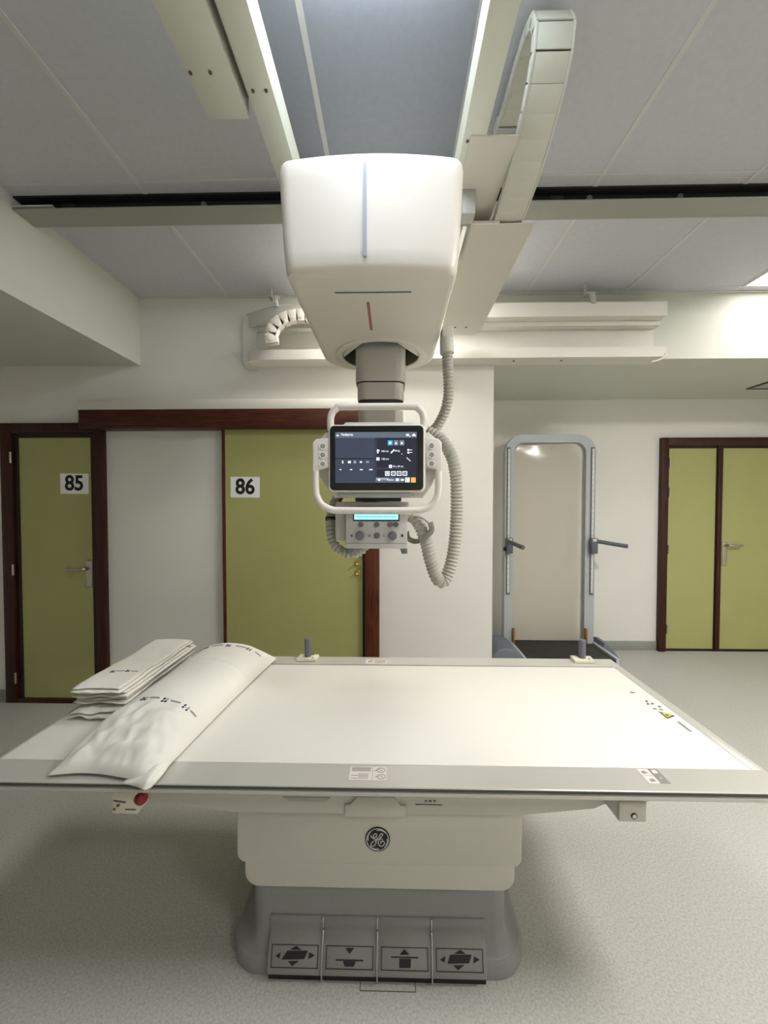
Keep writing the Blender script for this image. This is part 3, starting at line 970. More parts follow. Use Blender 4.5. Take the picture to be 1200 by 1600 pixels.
part('rail_groove', b, 'alutrim', t, 'dark groove along the rail')
b = B()
b.prism([(-0.80, 0.6915), (-0.80, 0.64), (-0.755, 0.585), (-0.47, 0.559), (0.39, 0.565), (0.60, 0.588), (0.66, 0.615), (0.66, 0.6915)], 'Y', 1.15, 1.86, 0.006, 2)
part('undercarriage', b, 'cream', t)
b = B()
b.prism([(-0.142, 0.594), (-0.125, 0.596), (-0.105, 0.62), (0.005, 0.62), (0.025, 0.596), (0.042, 0.594), (0.042, 0.56), (-0.142, 0.56)], 'Y', 1.142, 1.156, 0.003)
part('front_flap', b, 'cream', t)
b = B()
b.prism([(-0.33, 0.612), (-0.31, 0.60), (-0.20, 0.60), (-0.185, 0.612)], 'Y', 1.1475, 1.155)
part('finger_grip', b, 'greyp', t)
b = B()
for (x, w) in ((0.098, 0.006), (0.109, 0.009), (0.124, 0.006)):
    b.box(x, x + w, 1.1485, 1.151, 0.604, 0.609)
b.box(0.07, 0.15, 1.1485, 1.151, 0.5945, 0.596)
part('lock_mark', b, 'line', t)

# brackets under the front rail
bl = part('control_bracket', B().box(-0.815, -0.738, 1.095, 1.16, 0.594, 0.66, 0.005, 3).box(-0.815, -0.70, 1.12, 1.17, 0.65, 0.692, 0.003), 'bone', t)
b = B()
b.box(-0.808, -0.772, 1.0935, 1.096, 0.631, 0.635, rot=Matrix.Rotation(math.radians(8), 4, 'Y'))
b.box(-0.80, -0.79, 1.0935, 1.096, 0.618, 0.625, rot=Matrix.Rotation(math.radians(-35), 4, 'Y'))
b.cyl((-0.806, 1.096, 0.610), (-0.806, 1.0938, 0.610), 0.004, n=14)
b.box(-0.774, -0.743, 1.0935, 1.096, 0.6085, 0.611)
part('bracket_symbols', b, 'line', bl)
part('emergency_knob', B().cyl((-0.738, 1.105, 0.639), (-0.722, 1.095, 0.639), 0.0175, 0.016, n=28, bev=0.003), 'redknob', bl, 'dark red knob')
br = part('end_bracket', B().box(0.640, 0.718, 1.095, 1.16, 0.597, 0.655, 0.004, 3).box(0.655, 0.74, 1.12, 1.17, 0.635, 0.692, 0.004), 'cream', t)
part('bracket_wedge', B().prism([(0.595, 0.658), (0.641, 0.658), (0.641, 0.600)], 'Y', 1.10, 1.158), 'rail', br)
part('bracket_screw', B().cyl((0.682, 1.096, 0.616), (0.682, 1.0925, 0.616), 0.0085, n=20, m='symbol').cyl((0.682, 1.094, 0.616), (0.682, 1.0915, 0.616), 0.006, n=20, m='chrome'), 'chrome', br)

# pedestal
def frontcover(x0, x1, z0, z1, y0, y1, r):
    return B().prism(rrect(x0, x1, z0, z1, (r, 0.001, 0.001, r), 8), 'Y', y0, y1, 0.006, 3)
part('upper_cover', frontcover(-0.486, 0.400, 0.372, 0.60, 1.185, 1.80, 0.028), 'cream', t)
part('lower_cover', frontcover(-0.463, 0.380, 0.293, 0.56, 1.1875, 1.79, 0.045), 'cream', t)
def fsec(z, x0, x1, y0, y1, r):
    return [(x, y, z) for x, y in rrect(x0, x1, y0, y1, r, 10)]
b = B()
big = (-0.534, 0.436, 1.195, 1.86)
cl = (-0.452, 0.366, 1.214, 1.77)
secs = [fsec(0.0, *big, 0.11), fsec(0.045, *big, 0.11), fsec(0.052, -0.530, 0.432, 1.198, 1.857, 0.108)]
for k in range(0, 9):
    a = k / 8 * math.pi / 2
    f = math.sin(a)
    g = 1 - math.cos(a)
    secs.append(fsec(0.060 + 0.058 * g + 0.008 * k / 8, *[A + (C - A) * f for A, C in zip((-0.522, 0.424, 1.2, 1.85), cl)], 0.10 - 0.055 * f))
secs.append(fsec(0.40, *cl, 0.045))
b.loft(secs)
part('base', b, 'basegrey', t, 'grey flared base')

# foot pedals
PX = [-0.390, -0.2185, -0.0465, 0.1245, 0.294]
bk = B()
bk.prism([(1.26, 0.0), (1.26, 0.165), (1.22, 0.165), (1.205, 0.10), (1.185, 0.012), (1.185, 0.0)], 'X', PX[0] + 0.001, PX[4] - 0.001)
part('pedal_carrier', bk, 'dark', t)
PA, PB = Vector((0, 1.190, 0.113)), Vector((0, 1.171, 0.050))   # upper and lower end of the sloping label
def slope(x, v, lift=0.0012):
    p = PA + (PB - PA) * v
    n = Vector((0, -(PA.z - PB.z), -(PB.y - PA.y))).normalized()
    n = Vector((0, -0.95, 0.32)).normalized()
    return Vector((x, 0, 0)) + p + n * lift
def shape(b, x0, x1, pts, small=True, th=0.001):
    w = x1 - x0
    if small:
        pts = [(0.5 + (u - 0.5) * 0.98, 0.48 + (v - 0.48) * 0.98) for u, v in pts]
    lo = [b.bm.verts.new(slope(x0 + u * w, v, 0.0004)) for u, v in pts]
    hi = [b.bm.verts.new(slope(x0 + u * w, v, 0.0004 + th)) for u, v in pts]
    n = len(pts)
    b.bm.faces.new(hi)
    for i in range(n):
        b.bm.faces.new([lo[i], lo[(i + 1) % n], hi[(i + 1) % n], hi[i]])
def frame_shape(b, x0, x1, u0, u1, v0, v1, w, wv):
    shape(b, x0, x1, [(u0, v0), (u1, v0), (u1, v0 + wv), (u0, v0 + wv)], False)
    shape(b, x0, x1, [(u0, v1 - wv), (u1, v1 - wv), (u1, v1), (u0, v1)], False)
    shape(b, x0, x1, [(u0, v0), (u0 + w, v0), (u0 + w, v1), (u0, v1)], False)
    shape(b, x0, x1, [(u1 - w, v0), (u1, v0), (u1, v1), (u1 - w, v1)], False)
LAB = ['grey pedal with four-way arrows beside the down pedal', 'grey pedal with a down arrow', 'grey pedal with an up arrow', 'grey pedal with four-way arrows beside the up pedal']
for i in range(4):
    x0, x1 = PX[i] + 0.002, PX[i + 1] - 0.002
    b = B()
    prof = [(1.25, 0.176), (1.224, 0.183), (1.210, 0.180), (1.2035, 0.171), (1.203, 0.160), (1.2085, 0.146), (1.2085, 0.134), (1.203, 0.123), (PA.y, PA.z), (PB.y, PB.z), (1.171, 0.032), (1.25, 0.032)]
    b.prism(prof, 'X', x0, x1, 0.0012, 2)
    pd = part('foot_pedal', b, 'pedal', t, LAB[i])
    b = B()
    frame_shape(b, x0, x1, 0.06, 0.94, 0.06, 0.95, 0.013, 0.026)
    if i in (0, 3):
        sk = 0.05 if i == 0 else 0.03
        shape(b, x0, x1, [(0.30 + sk, 0.30), (0.70 + sk, 0.28), (0.70 - 0.02, 0.60), (0.30 - sk, 0.64)])
        shape(b, x0, x1, [(0.40, 0.25), (0.52, 0.10), (0.62, 0.25)])
        shape(b, x0, x1, [(0.38, 0.70), (0.58, 0.68), (0.46, 0.88)])
        shape(b, x0, x1, [(0.13, 0.50), (0.23, 0.36), (0.21, 0.60)])
        shape(b, x0, x1, [(0.78, 0.34), (0.88, 0.46), (0.76, 0.60)])
    elif i == 1:
        shape(b, x0, x1, [(0.42, 0.14), (0.58, 0.14), (0.50, 0.36)])
        shape(b, x0, x1, [(0.24, 0.58), (0.76, 0.58), (0.76, 0.625), (0.24, 0.625)])
        shape(b, x0, x1, [(0.38, 0.65), (0.62, 0.65), (0.58, 0.84), (0.41, 0.84)])
    else:
        shape(b, x0, x1, [(0.50, 0.12), (0.59, 0.34), (0.41, 0.34)])
        shape(b, x0, x1, [(0.24, 0.42), (0.76, 0.42), (0.76, 0.465), (0.24, 0.465)])
        shape(b, x0, x1, [(0.40, 0.50), (0.62, 0.50), (0.61, 0.84), (0.40, 0.84)])
    part('pedal_symbol', b, 'symbol', pd, smooth=0)
for i in (1, 2, 3):
    b = B()
    b.tube([(PX[i], 1.222, 0.184), (PX[i], 1.206, 0.179), (PX[i], 1.200, 0.165), (PX[i], 1.2055, 0.140), (PX[i], 1.187, 0.113), (PX[i], 1.167, 0.044), (PX[i], 1.170, 0.014)], 0.0026, 8)
    part('divider', b, 'chrome', t)

# round maker's badge
bx, by, bz, r = -0.045, 1.185, 0.457, 0.0385
bd = part('badge', B().cyl((bx, by, bz), (bx, by - 0.003, bz), r, n=48, bev=0.0008), 'badge', t, 'round black badge with silver monogram')
b = B()
K = r / 340.0
def im(p):
    return (bx + (p[0] - 605) * K, by - 0.0034, bz - (p[1] - 510) * K)
def stroke(pts, w, closed=False):
    b.tube([im(p) for p in pts], 1, 8, 0.0012, closed, flat=(0.0006, w * K))
ringp = [(605 + 300 * math.cos(a * math.pi / 24), 510 + 300 * math.sin(a * math.pi / 24)) for a in range(48)]
stroke(ringp, 11, True)
stroke([(430, 385), (432, 440), (470, 470), (530, 455), (575, 410), (580, 365), (545, 348), (505, 375), (488, 430), (510, 490), (560, 505), (595, 475), (605, 435)], 14)
stroke([(575, 490), (570, 560), (545, 630), (500, 685), (445, 690), (422, 650), (440, 600), (500, 560), (570, 525), (630, 490), (690, 440), (740, 385), (735, 350), (700, 345), (665, 380), (650, 430), (665, 470), (700, 487), (750, 487)], 14)
stroke([(680, 490), (640, 530), (622, 590), (640, 650), (690, 688), (745, 680), (788, 630), (785, 575), (745, 545), (705, 560), (690, 595), (712, 612)], 15)
for k in range(4):
    a0 = k * math.pi / 2
    pp = []
    for j in range(8):
        a = a0 - 0.1 + j * 0.14
        q = 255 + 38 * (j / 7) ** 0.7
        pp.append((605 + q * math.cos(a - math.pi / 2), 510 + q * math.sin(a - math.pi / 2)))
    stroke(pp, 16)
part('monogram', b, 'silver', bd)

# printed labels on the rails and tabletop
def flat(b, pts, z, m, th=0.0006):
    b.prism(pts, 'Z', z, z + th, m=m)
b = B()
flat(b, [(-0.122, 1.076), (-0.016, 1.076), (-0.016, 1.131), (-0.122, 1.131)], TZ + 0.0002, 'labelw')
for k in range(5):
    flat(b, [(-0.117, 1.112 + k * 0.0035), (-0.062, 1.112 + k * 0.0035), (-0.062, 1.1135 + k * 0.0035), (-0.117, 1.1135 + k * 0.0035)], TZ + 0.0007, 'labelg')
for k in range(4):
    flat(b, [(-0.117 + 0.02 * (k % 2), 1.082 + k * 0.0055), (-0.068, 1.082 + k * 0.0055), (-0.068, 1.0838 + k * 0.0055), (-0.117 + 0.02 * (k % 2), 1.0838 + k * 0.0055)], TZ + 0.0007, 'labelg')
flat(b, [(-0.0575, 1.078), (-0.0565, 1.078), (-0.0565, 1.129), (-0.0575, 1.129)], TZ + 0.0007, 'labelg')
for (cx, cy) in ((-0.033, 1.117), (-0.031, 1.090)):
    pp = [(cx + 0.012 * math.cos(a * math.pi / 10), cy + 0.009 * math.sin(a * math.pi / 10), TZ + 0.001) for a in range(20)]
    b.tube(pp, 0.0007, 6, closed=True, m='line')
    b.tube([(cx - 0.02, cy - 0.004, TZ + 0.001), (cx - 0.004, cy + 0.003, TZ + 0.001), (cx + 0.006, cy - 0.004, TZ + 0.001)], 0.0006, 6, m='line')
part('rail_label', b, 'labelw', t, 'pinkish white printed label on the front rail', smooth=0)
b = B()
flat(b, [(0.713, 1.080), (0.745, 1.080), (0.745, 1.110), (0.713, 1.110)], TZ + 0.0002, 'labelw')
flat(b, [(0.713, 1.113), (0.745, 1.113), (0.745, 1.139), (0.713, 1.139)], TZ + 0.0002, 'labelw')
flat(b, [(0.747, 1.080), (0.773, 1.080), (0.773, 1.139), (0.747, 1.139)], TZ + 0.0002, 'labelg')
flat(b, [(0.752, 1.120), (0.766, 1.120), (0.766, 1.134), (0.752, 1.134)], TZ + 0.0008, 'labelw')
flat(b, [(0.758, 1.098), (0.762, 1.098), (0.762, 1.104), (0.758, 1.104)], TZ + 0.0008, 'labelw')
flat(b, [(0.722, 1.086), (0.738, 1.088), (0.736, 1.098), (0.724, 1.096)], TZ + 0.0008, 'labelg')
flat(b, [(0.722, 1.118), (0.736, 1.121), (0.730, 1.130), (0.720, 1.128)], TZ + 0.0008, 'labelg')
part('rail_label', b, 'labelw', t, 'white and grey label near the end of the front rail', smooth=0)
b = B()
flat(b, [(-0.130, 1.868), (-0.024, 1.868), (-0.024, 1.916), (-0.130, 1.916)], TZ + 0.0002, 'labelw')
flat(b, [(-0.118, 1.882), (-0.098, 1.890), (-0.095, 1.902), (-0.115, 1.898)], TZ + 0.0008, 'labelg')
for k in range(4):
    flat(b, [(-0.085, 1.876 + k * 0.009), (-0.032, 1.876 + k * 0.009), (-0.032, 1.879 + k * 0.009), (-0.085, 1.879 + k * 0.009)], TZ + 0.0008, 'labelg')
part('rail_label', b, 'labelw', t, 'white label on the rear rail', smooth=0)
b = B()
Z1 = TZ + 0.0011
b = B()
flat(b, [(0.990, 1.408), (1.032, 1.428), (0.992, 1.458)], Z1, 'symbol')
flat(b, [(0.9955, 1.416), (1.0235, 1.4295), (0.9965, 1.449)], Z1 + 0.0005, 'yellow')
flat(b, [(1.000, 1.424), (1.012, 1.429), (1.001, 1.437)], Z1 + 0.001, 'symbol')
part('warning_triangle', b, 'yellow', t, 'yellow warning triangle', smooth=0)
def printed(pts, m):
    q = B()
    flat(q, pts, Z1, m)
    part('printed_symbol', q, m, t, smooth=0)
for (x, y) in ((0.980, 1.505), (0.998, 1.507), (1.010, 1.485), (0.988, 1.525)):
    printed( [(x, y), (x + 0.016, y + 0.005), (x + 0.010, y + 0.017)], 'line')
printed([(0.975, 1.60), (0.993, 1.597), (0.993, 1.605), (0.976, 1.609)], 'line')
printed([(1.010, 1.33), (1.020, 1.33), (1.020, 1.39), (1.010, 1.39)], 'labelg')
for (x, y) in ((1.005, 1.465), (0.985, 1.47)):
    printed([(x, y), (x + 0.012, y), (x + 0.012, y + 0.012), (x, y + 0.012)], 'labelg')

# pegs standing on the rear rail
def peg(x, y, label):
    t = thing('rail_peg', label, 'peg', (x, y, TZ), 'grey pegs on the rear rail')
    R = Matrix.Rotation(math.radians(0), 4, 'Z')
    b = B()
    b.prism([(x - 0.048, y - 0.032), (x + 0.044, y - 0.032), (x + 0.052, y + 0.022), (x + 0.03, y + 0.026), (x + 0.022, y + 0.012), (x - 0.012, y + 0.012), (x - 0.02, y + 0.03), (x - 0.044, y + 0.03)], 'Z', TZ + 0.0005, TZ + 0.016, 0.003, 2)
    part('clamp_base', b, 'bone', t, 'cream clamp base')
    part('peg_post', B().cyl((x, y, TZ + 0.014), (x, y, TZ + 0.105), 0.0165, n=28, bev=0.002), 'peg', t, 'slate grey post')
    part('base_screw', B().cyl((x + 0.026, y - 0.018, TZ + 0.0158), (x + 0.026, y - 0.018, TZ + 0.0172), 0.0055, n=12), 'line', t)
peg(-0.419, 1.915, 'grey peg on a cream clamp beside the white pillow')
peg(0.934, 1.925, 'grey peg on a cream clamp in front of the standing frame')

# ------------------------------------------------------------------ pillow and folded linen on the table
def flower(b, f, u, v, s=0.011):
    """the printed four-dot emblem, laid on the surface point function f(u, v)"""
    for (du, dv, mm) in ((-1, -1, 'ink'), (1, -1, 'ink'), (-1, 1, 'ink'), (1, 1, 'inkgrey')):
        c, n = f(u + du * s * 0.42, v + dv * s * 0.42)
        b.sphere(c + n * 0.0006, s * 0.36, (1, 1, 0.35), mm, 8)
    c, n = f(u, v)
    b.sphere(c + n * 0.0006, s * 0.2, (1, 1, 0.35), 'ink', 8)

def pillow_pt(u, v, side):
    """u across 0..1, v along 0 (front) .. 1 (rear); side +1 upper skin, -1 lower skin"""
    xl = -0.965 + 0.03 * v
    xr = -0.665 + 0.085 * v
    # ends pinch
    y0, y1 = 1.062 + 0.012 * math.sin(u * 5), 1.93 - 0.035 * u
    y = y0 + (y1 - y0) * v
    cu = 2 * u - 1
    full = (1 - abs(cu) ** 2.4) ** 0.5
    endf = min(1, (v / 0.20)) ** 0.55 * min(1, ((1 - v) / 0.10)) ** 0.55
    H = 0.118 - 0.01 * v
    zz = full * endf
    x = xl + (xr - xl) * (0.5 + cu * 0.5)
    # waist slightly narrower at dog-eared ends
    mid = (xl + xr) / 2
    pinch = 1 - 0.05 * math.sin(math.pi * v)
    x = mid + (x - mid) * (pinch + 0.05)
    if side > 0:
        z = TZ + 0.012 + zz * H * 0.9
        w = max(0, 1 - v / 0.34) ** 0.8
        def ridge(a, c, q):
            return 1 - abs(noise.noise(Vector((a, c, q)))) * 2.2
        k = 0.55 * ridge(x * 9 + y * 3, y * 13 - x * 4, 3.1) + 0.3 * ridge(x * 21 - y * 8, y * 20 + x * 9, 8.0) + 0.35 * noise.noise(Vector((x * 13, y * 9, 1.2)))
        z += (0.022 * w) * (k - 0.55) * (0.2 + full) * min(1, v / 0.04 + 0.15)
        z += 0.004 * noise.noise(Vector((x * 8, y * 5, 2.0))) * full * endf
        k2 = math.exp(-((v - 0.66) / 0.012) ** 2) * max(0, min(1, (u - 0.25) * 4))
        z -= 0.002 * k2
    else:
        z = TZ + 0.0035 + (1 - zz) * 0.006
    return Vector((x, y, z))

NU, NV = 44, 110
b = B()
up = [[b.bm.verts.new(pillow_pt(i / NU, (j / NV), 1)) for i in range(NU + 1)] for j in range(NV + 1)]
dn = [[b.bm.verts.new(pillow_pt(i / NU, (j / NV), -1)) for i in range(NU + 1)] for j in range(NV + 1)]
for j in range(NV):
    for i in range(NU):
        b.bm.faces.new([up[j][i], up[j][i + 1], up[j + 1][i + 1], up[j + 1][i]])
        b.bm.faces.new([dn[j][i], dn[j + 1][i], dn[j + 1][i + 1], dn[j][i + 1]])
for j in range(NV):
    b.bm.faces.new([up[j][0], up[j + 1][0], dn[j + 1][0], dn[j][0]])
    b.bm.faces.new([up[j][NU], dn[j][NU], dn[j + 1][NU], up[j + 1][NU]])
for i in range(NU):
    b.bm.faces.new([up[0][i], dn[0][i], dn[0][i + 1], up[0][i + 1]])
    b.bm.faces.new([up[NV][i], up[NV][i + 1], dn[NV][i + 1], dn[NV][i]])
t = thing('pillow', 'long white cotton pillow lying across the end of the table', 'pillow', (-0.78, 1.5, TZ))
body = b
body._mi('pillow')
# loose corner of the pillow slip at the front
b = B()
ear = [[(-0.735, 1.075, 0.728), (-0.70, 1.082, 0.745), (-0.672, 1.10, 0.752), (-0.655, 1.13, 0.738)],
       [(-0.742, 1.060, 0.726), (-0.70, 1.058, 0.740), (-0.668, 1.062, 0.750), (-0.648, 1.09, 0.736)],
       [(-0.745, 1.048, 0.7245), (-0.705, 1.040, 0.731), (-0.670, 1.036, 0.736), (-0.650, 1.055, 0.732)],
       [(-0.735, 1.046, 0.7225), (-0.700, 1.036, 0.724), (-0.672, 1.028, 0.722), (-0.660, 1.038, 0.722)]]
def grid_sheet(b, G, sub=6, th=0.003):
    rows = [spline(r, 0.006) for r in G]
    n = 22
    def resample(P):
        return [P[min(len(P) - 1, int(round(k / (n - 1) * (len(P) - 1))))] for k in range(n)]
    rows = [resample(r) for r in rows]
    cols = [spline([r[k] for r in rows], 0.004) for k in range(n)]
    m_ = 16
    cols = [[c[min(len(c) - 1, int(round(q / (m_ - 1) * (len(c) - 1))))] for q in range(m_)] for c in cols]
    A = [[b.bm.verts.new(cols[k][q]) for k in range(n)] for q in range(m_)]
    C = [[b.bm.verts.new(cols[k][q] - Vector((0, 0, th))) for k in range(n)] for q in range(m_)]
    for q in range(m_ - 1):
        for k in range(n - 1):
            b.bm.faces.new([A[q][k], A[q][k + 1], A[q + 1][k + 1], A[q + 1][k]])
            b.bm.faces.new([C[q][k], C[q + 1][k], C[q + 1][k + 1], C[q][k + 1]])
    edge = [(0, k) for k in range(n)] + [(q, n - 1) for q in range(1, m_)] + [(m_ - 1, k) for k in range(n - 2, -1, -1)] + [(q, 0) for q in range(m_ - 2, 0, -1)]
    for i in range(len(edge)):
        (a, c), (d, e) = edge[i], edge[(i + 1) % len(edge)]
        b.bm.faces.new([A[a][c], C[a][c], C[d][e], A[d][e]])
    bmesh.ops.recalc_face_normals(b.bm, faces=b.bm.faces)
    return b
part('slip_corner', grid_sheet(b, ear), 'pillow', t, smooth=80)

def pil(u, v):
    p = pillow_pt(u, v, 1)
    a = pillow_pt(min(u + 0.01, 1), v, 1) - pillow_pt(max(u - 0.01, 0), v, 1)
    c = pillow_pt(u, v + 0.01, 1) - pillow_pt(u, v - 0.01, 1)
    n = a.cross(c).normalized()
    return p, n
def pil_print(b, v, us, dashes):
    for u in us:
        for (du, dv, mm) in ((-1, -1, 'ink'), (1, -1, 'ink'), (-1, 1, 'ink'), (1, 1, 'inkgrey')):
            c, n = pil(u + du * 0.019, v + dv * 0.0075)
            b.sphere(c + n * 0.0004, 0.0052, (1, 1, 0.4), mm, 10)
        c, n = pil(u, v)
        b.sphere(c + n * 0.0004, 0.0022, (1, 1, 0.4), 'ink', 8)
    for (u0, u1) in dashes:
        P = [pil(u0 + (u1 - u0) * k / 10, v + 0.003) for k in range(11)]
        b.tube([p + n * 0.0002 for p, n in P], 0.001, 6, m='inkgrey', flat=(0.0033, 0.0033))
b = body
pil_print(b, 0.265, (0.36, 0.60, 0.84), ((0.42, 0.53), (0.665, 0.775), (0.885, 0.945)))
pil_print(b, 0.86, (0.20, 0.50, 0.78), ((0.02, 0.15), (0.27, 0.42), (0.60, 0.74), (0.86, 0.93)))
part('pillow_body', b, 'pillow', t, smooth=80)

def folded(x0, x1, y0, y1, z0, th, seed, label, name='folded_sheet', wav=0.004, skew=0.0, lift=0.0, print_v=None, layers=2):
    """a linen sheet folded over on itself: layers joined by soft folds, shown as one C-shaped section swept along y"""
    t = thing(name, label, 'sheet', ((x0 + x1) / 2, (y0 + y1) / 2, z0), 'stack of folded white linen sheets')
    NYs, half = 46, th / layers
    def warp(p):
        f = (p.y - y0) / (y1 - y0)
        g = (p.x - x0) / (x1 - x0)
        d = noise.noise(Vector((p.x * 9 + seed, p.y * 7, seed * 1.7))) * wav + noise.noise(Vector((p.x * 26, p.y * 12 + seed, seed))) * wav * 0.45
        endw = math.exp(-f * 12) * noise.noise(Vector((p.x * 22 + seed * 3, 1.0, seed))) * wav * 2.2
        return Vector((p.x + skew * f + noise.noise(Vector((seed, p.y * 8, p.z * 60))) * 0.006, p.y + noise.noise(Vector((p.x * 12, seed, p.z * 70))) * 0.014 * (1 if f < 0.5 else 0.8), p.z + max(0, p.z - z0) / th * 0.6 * d + d * 0.4 + endw * 0.5 + lift * (1 - f) ** 2 * g))
    for L in range(layers):
        za, zb = z0 + L * half + 0.0012, z0 + (L + 1) * half - 0.0004
        xs0, xs1 = x0 + 0.004 * (L % 2), x1 - 0.009 * (L % 2)
        b = B()
        rings = []
        for j in range(NYs + 1):
            y = y0 + 0.012 * L * (1 if layers > 1 else 0) + (y1 - y0 - 0.015 * L) * j / NYs
            e = min(1, min(j, NYs - j) / 2.0)
            zc, hh = (za + zb) / 2, (zb - za) / 2 * (0.35 + 0.65 * e ** 0.5)
            sec = []
            n = 14
            for k in range(n + 1):
                sec.append((xs0 + (xs1 - xs0) * k / n, zc - hh))
            sec.append((xs1 + 0.003, zc))
            for k in range(n, -1, -1):
                sec.append((xs0 + (xs1 - xs0) * k / n, zc + hh))
            sec.append((xs0 - 0.003, zc))
            rings.append([warp(Vector((x, y, z))) for x, z in sec])
        b.loft(rings, m='sheet')
        if L < layers - 1 or not print_v:
            part('linen_layer', b, 'sheet', t, smooth=60)
    if print_v:
        for (u, vv, knd) in print_v:
            def sp(u, v):
                return warp(Vector((x0 + (x1 - x0) * u, y0 + (y1 - y0) * v, z0 + th))), Vector((0, 0, 1))
            if knd == 'f':
                for (du, dv, mm) in ((-1, -1, 'ink'), (1, -1, 'ink'), (-1, 1, 'ink'), (1, 1, 'inkgrey')):
                    c, n = sp(u + du * 0.026, vv + dv * 0.009)
                    b.sphere(c, 0.0042, (1, 1, 0.45), mm, 10)
            else:
                P = [sp(u + 0.16 * k / 8, vv)[0] for k in range(9)]
                b.tube(P, 0.001, 6, m='inkgrey', flat=(0.0022, 0.0022))
        part('linen_layer', b, 'sheet', t, smooth=60)
    return t
folded(-1.155, -0.965, 1.345, 1.86, TZ + 0.009, 0.024, 2.0, 'crumpled white sheet at the bottom of the linen stack', wav=0.012, layers=2)
folded(-1.165, -0.975, 1.385, 1.885, TZ + 0.042, 0.020, 5.0, 'folded white sheet second from the bottom of the linen stack', wav=0.006, layers=2)
folded(-1.165, -0.970, 1.380, 1.89, TZ + 0.0655, 0.018, 9.0, 'folded white sheet just under the topmost one of the linen stack', wav=0.005, layers=2, print_v=((0.93, 0.93, 'f'),))
folded(-1.165, -0.985, 1.372, 1.895, TZ + 0.0875, 0.018, 13.0, 'topmost folded white sheet of the linen stack beside the pillow', wav=0.005, layers=2, print_v=((0.36, 0.28, 'd'), (0.60, 0.28, 'f'), (0.68, 0.28, 'd'), (0.30, 0.27, 'f')))

# ------------------------------------------------------------------ standing frame in the alcove
FY = 3.74
t = thing('standing_frame', 'grey arched standing frame with a cloudy plastic sheet on a black platform', 'standing frame', (1.5, 3.5, 0))
xo0, xo1, xi0, xi1 = 1.072, 1.922, 1.152, 1.832
outer = [(xo0, 0.12)] + [p for p in rrect(xo0, xo1, 0.0, 2.142, (0.001, 0.17, 0.17, 0.001), 12) if p[1] > 1.9][::-1] + [(xo1, 0.12)]
inner = [(xi0, 0.12)] + [p for p in rrect(xi0, xi1, 0.0, 2.066, (0.001, 0.095, 0.095, 0.001), 12) if p[1] > 1.95][::-1] + [(xi1, 0.12)]
b = B()
n = len(outer)
assert n == len(inner)
rings = []
for i in range(n):
    o_, q_ = outer[i], inner[i]
    rings.append([(o_[0], FY, o_[1]), (q_[0], FY, q_[1]), (q_[0], FY + 0.085, q_[1]), (o_[0], FY + 0.085, o_[1])])
b.loft(rings)
part('arch_frame', b, 'standgrey', t)
b = B()
NX, NZ = 24, 60
g = []
for j in range(NZ + 1):
    z = 0.165 + (2.062 - 0.165) * j / NZ
    row = []
    for i in range(NX + 1):
        x = xi0 + (xi1 - xi0) * i / NX
        top = max(0, (z - 1.90) / 0.16)
        dd = 0.014 * math.sin((x - 1.15) * 9 + z * 6) * top + 0.003 * noise.noise(Vector((x * 6, 0, z * 1.5)))
        # keep within the round corners of the arch
        zt = z
        for cx in (xi0 + 0.095, xi1 - 0.095):
            if (x < cx and cx < 1.5) or (x > cx and cx > 1.5):
                lim = 1.971 + math.sqrt(max(0, 0.095 ** 2 - (x - cx) ** 2))
                zt = min(z, lim)
        row.append(b.bm.verts.new((x, FY + 0.045 + dd, zt)))
    g.append(row)
for j in range(NZ):
    for i in range(NX):
        b.bm.faces.new([g[j][i], g[j][i + 1], g[j + 1][i + 1], g[j + 1][i]])
bmesh.ops.solidify(b.bm, geom=list(b.bm.faces), thickness=0.003)
part('plastic_sheet', b, 'sheetplastic', t, 'cloudy clear plastic sheet', smooth=80)
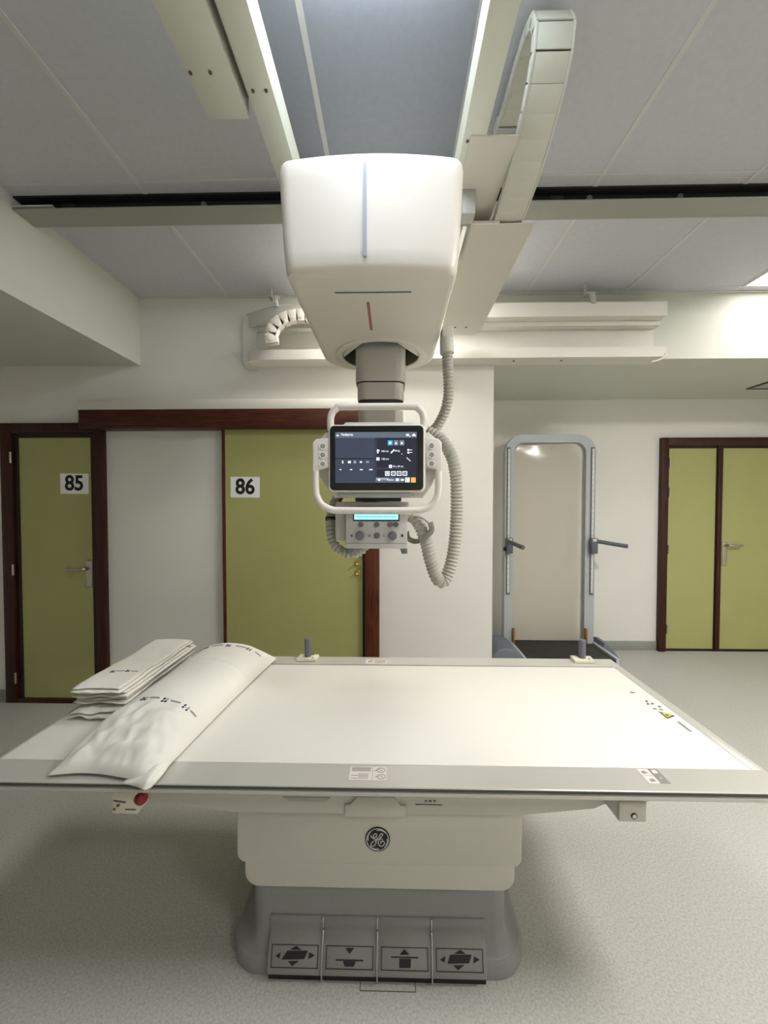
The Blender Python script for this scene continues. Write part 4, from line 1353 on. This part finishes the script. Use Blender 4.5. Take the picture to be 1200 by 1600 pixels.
for (x, s) in ((1.105, -1), (1.893, 1)):
    b = B()
    b.box(x - 0.016, x + 0.016, FY - 0.012, FY, 0.62, 2.02, 0.002, m='greyd')
    b.box(x - 0.010, x + 0.010, FY - 0.014, FY - 0.008, 0.64, 2.005, m='scale')
    for k in range(26):
        z = 0.66 + k * 0.0525
        b.box(x - 0.008, x + 0.002, FY - 0.0148, FY - 0.0138, z, z + 0.003, m='line')
    part('scale_strip', b, 'scale', t, 'white measuring strip')
    c = part('clamp', B().box(x - 0.03, x + 0.03, FY - 0.06, FY - 0.0155, 1.02, 1.165, 0.006), 'standdark', t)
    part('clamp_plate', B().box(x - 0.018, x + 0.018, FY - 0.062, FY - 0.0600, 1.165 - 0.032, 1.165 - 0.006), 'scale', c)
    if s < 0:
        pts = [(x - 0.02, FY - 0.06, 1.135), (x - 0.02, FY - 0.09, 1.135), (x + 0.02, FY - 0.20, 1.115), (x + 0.05, FY - 0.28, 1.10)]
    else:
        pts = [(x + 0.02, FY - 0.045, 1.135), (x + 0.06, FY - 0.06, 1.13), (x + 0.15, FY - 0.10, 1.115), (x + 0.25, FY - 0.15, 1.10)]
    part('clamp_handle', B().tube(pts, 0.019, 14, 0.02), 'standdark', c)
    if s < 0:
        part('clamp_knob', B().cyl((x - 0.03, FY - 0.04, 1.06), (x - 0.055, FY - 0.04, 1.06), 0.018, n=16, bev=0.003), 'symbol', c)
for x in (1.158, 1.842):
    part('wooden_stop', B().box(x - 0.008, x + 0.010, FY - 0.03, FY - 0.002, 0.155, 0.30, 0.002), 'orange', t)
part('platform', B().box(1.155, 1.912, 3.34, 3.83, 0.0, 0.15, 0.006), 'rubber', t, 'black rubber platform')
for (xa, xb) in ((1.125, 1.155), (1.912, 1.942)):
    part('platform_edge', B().box(xa, xb, 3.34, 3.83, 0.0, 0.165, 0.005), 'standgrey', t)
b = B()
b.prism([(0.84, 0.0), (0.84, 0.11), (0.86, 0.18), (0.91, 0.23), (0.97, 0.25), (1.05, 0.235), (1.10, 0.195), (1.124, 0.15), (1.124, 0.0)], 'Y', 3.34, 3.70, 0.02, 3)
part('side_bolster', b, 'bolster', t)
b = B()
b.prism([(1.943, 0.0), (1.943, 0.15), (1.965, 0.195), (2.00, 0.19), (2.06, 0.12), (2.11, 0.05), (2.12, 0.0)], 'Y', 3.62, 3.83, 0.02, 3)
part('side_bolster', b, 'bolster', t)
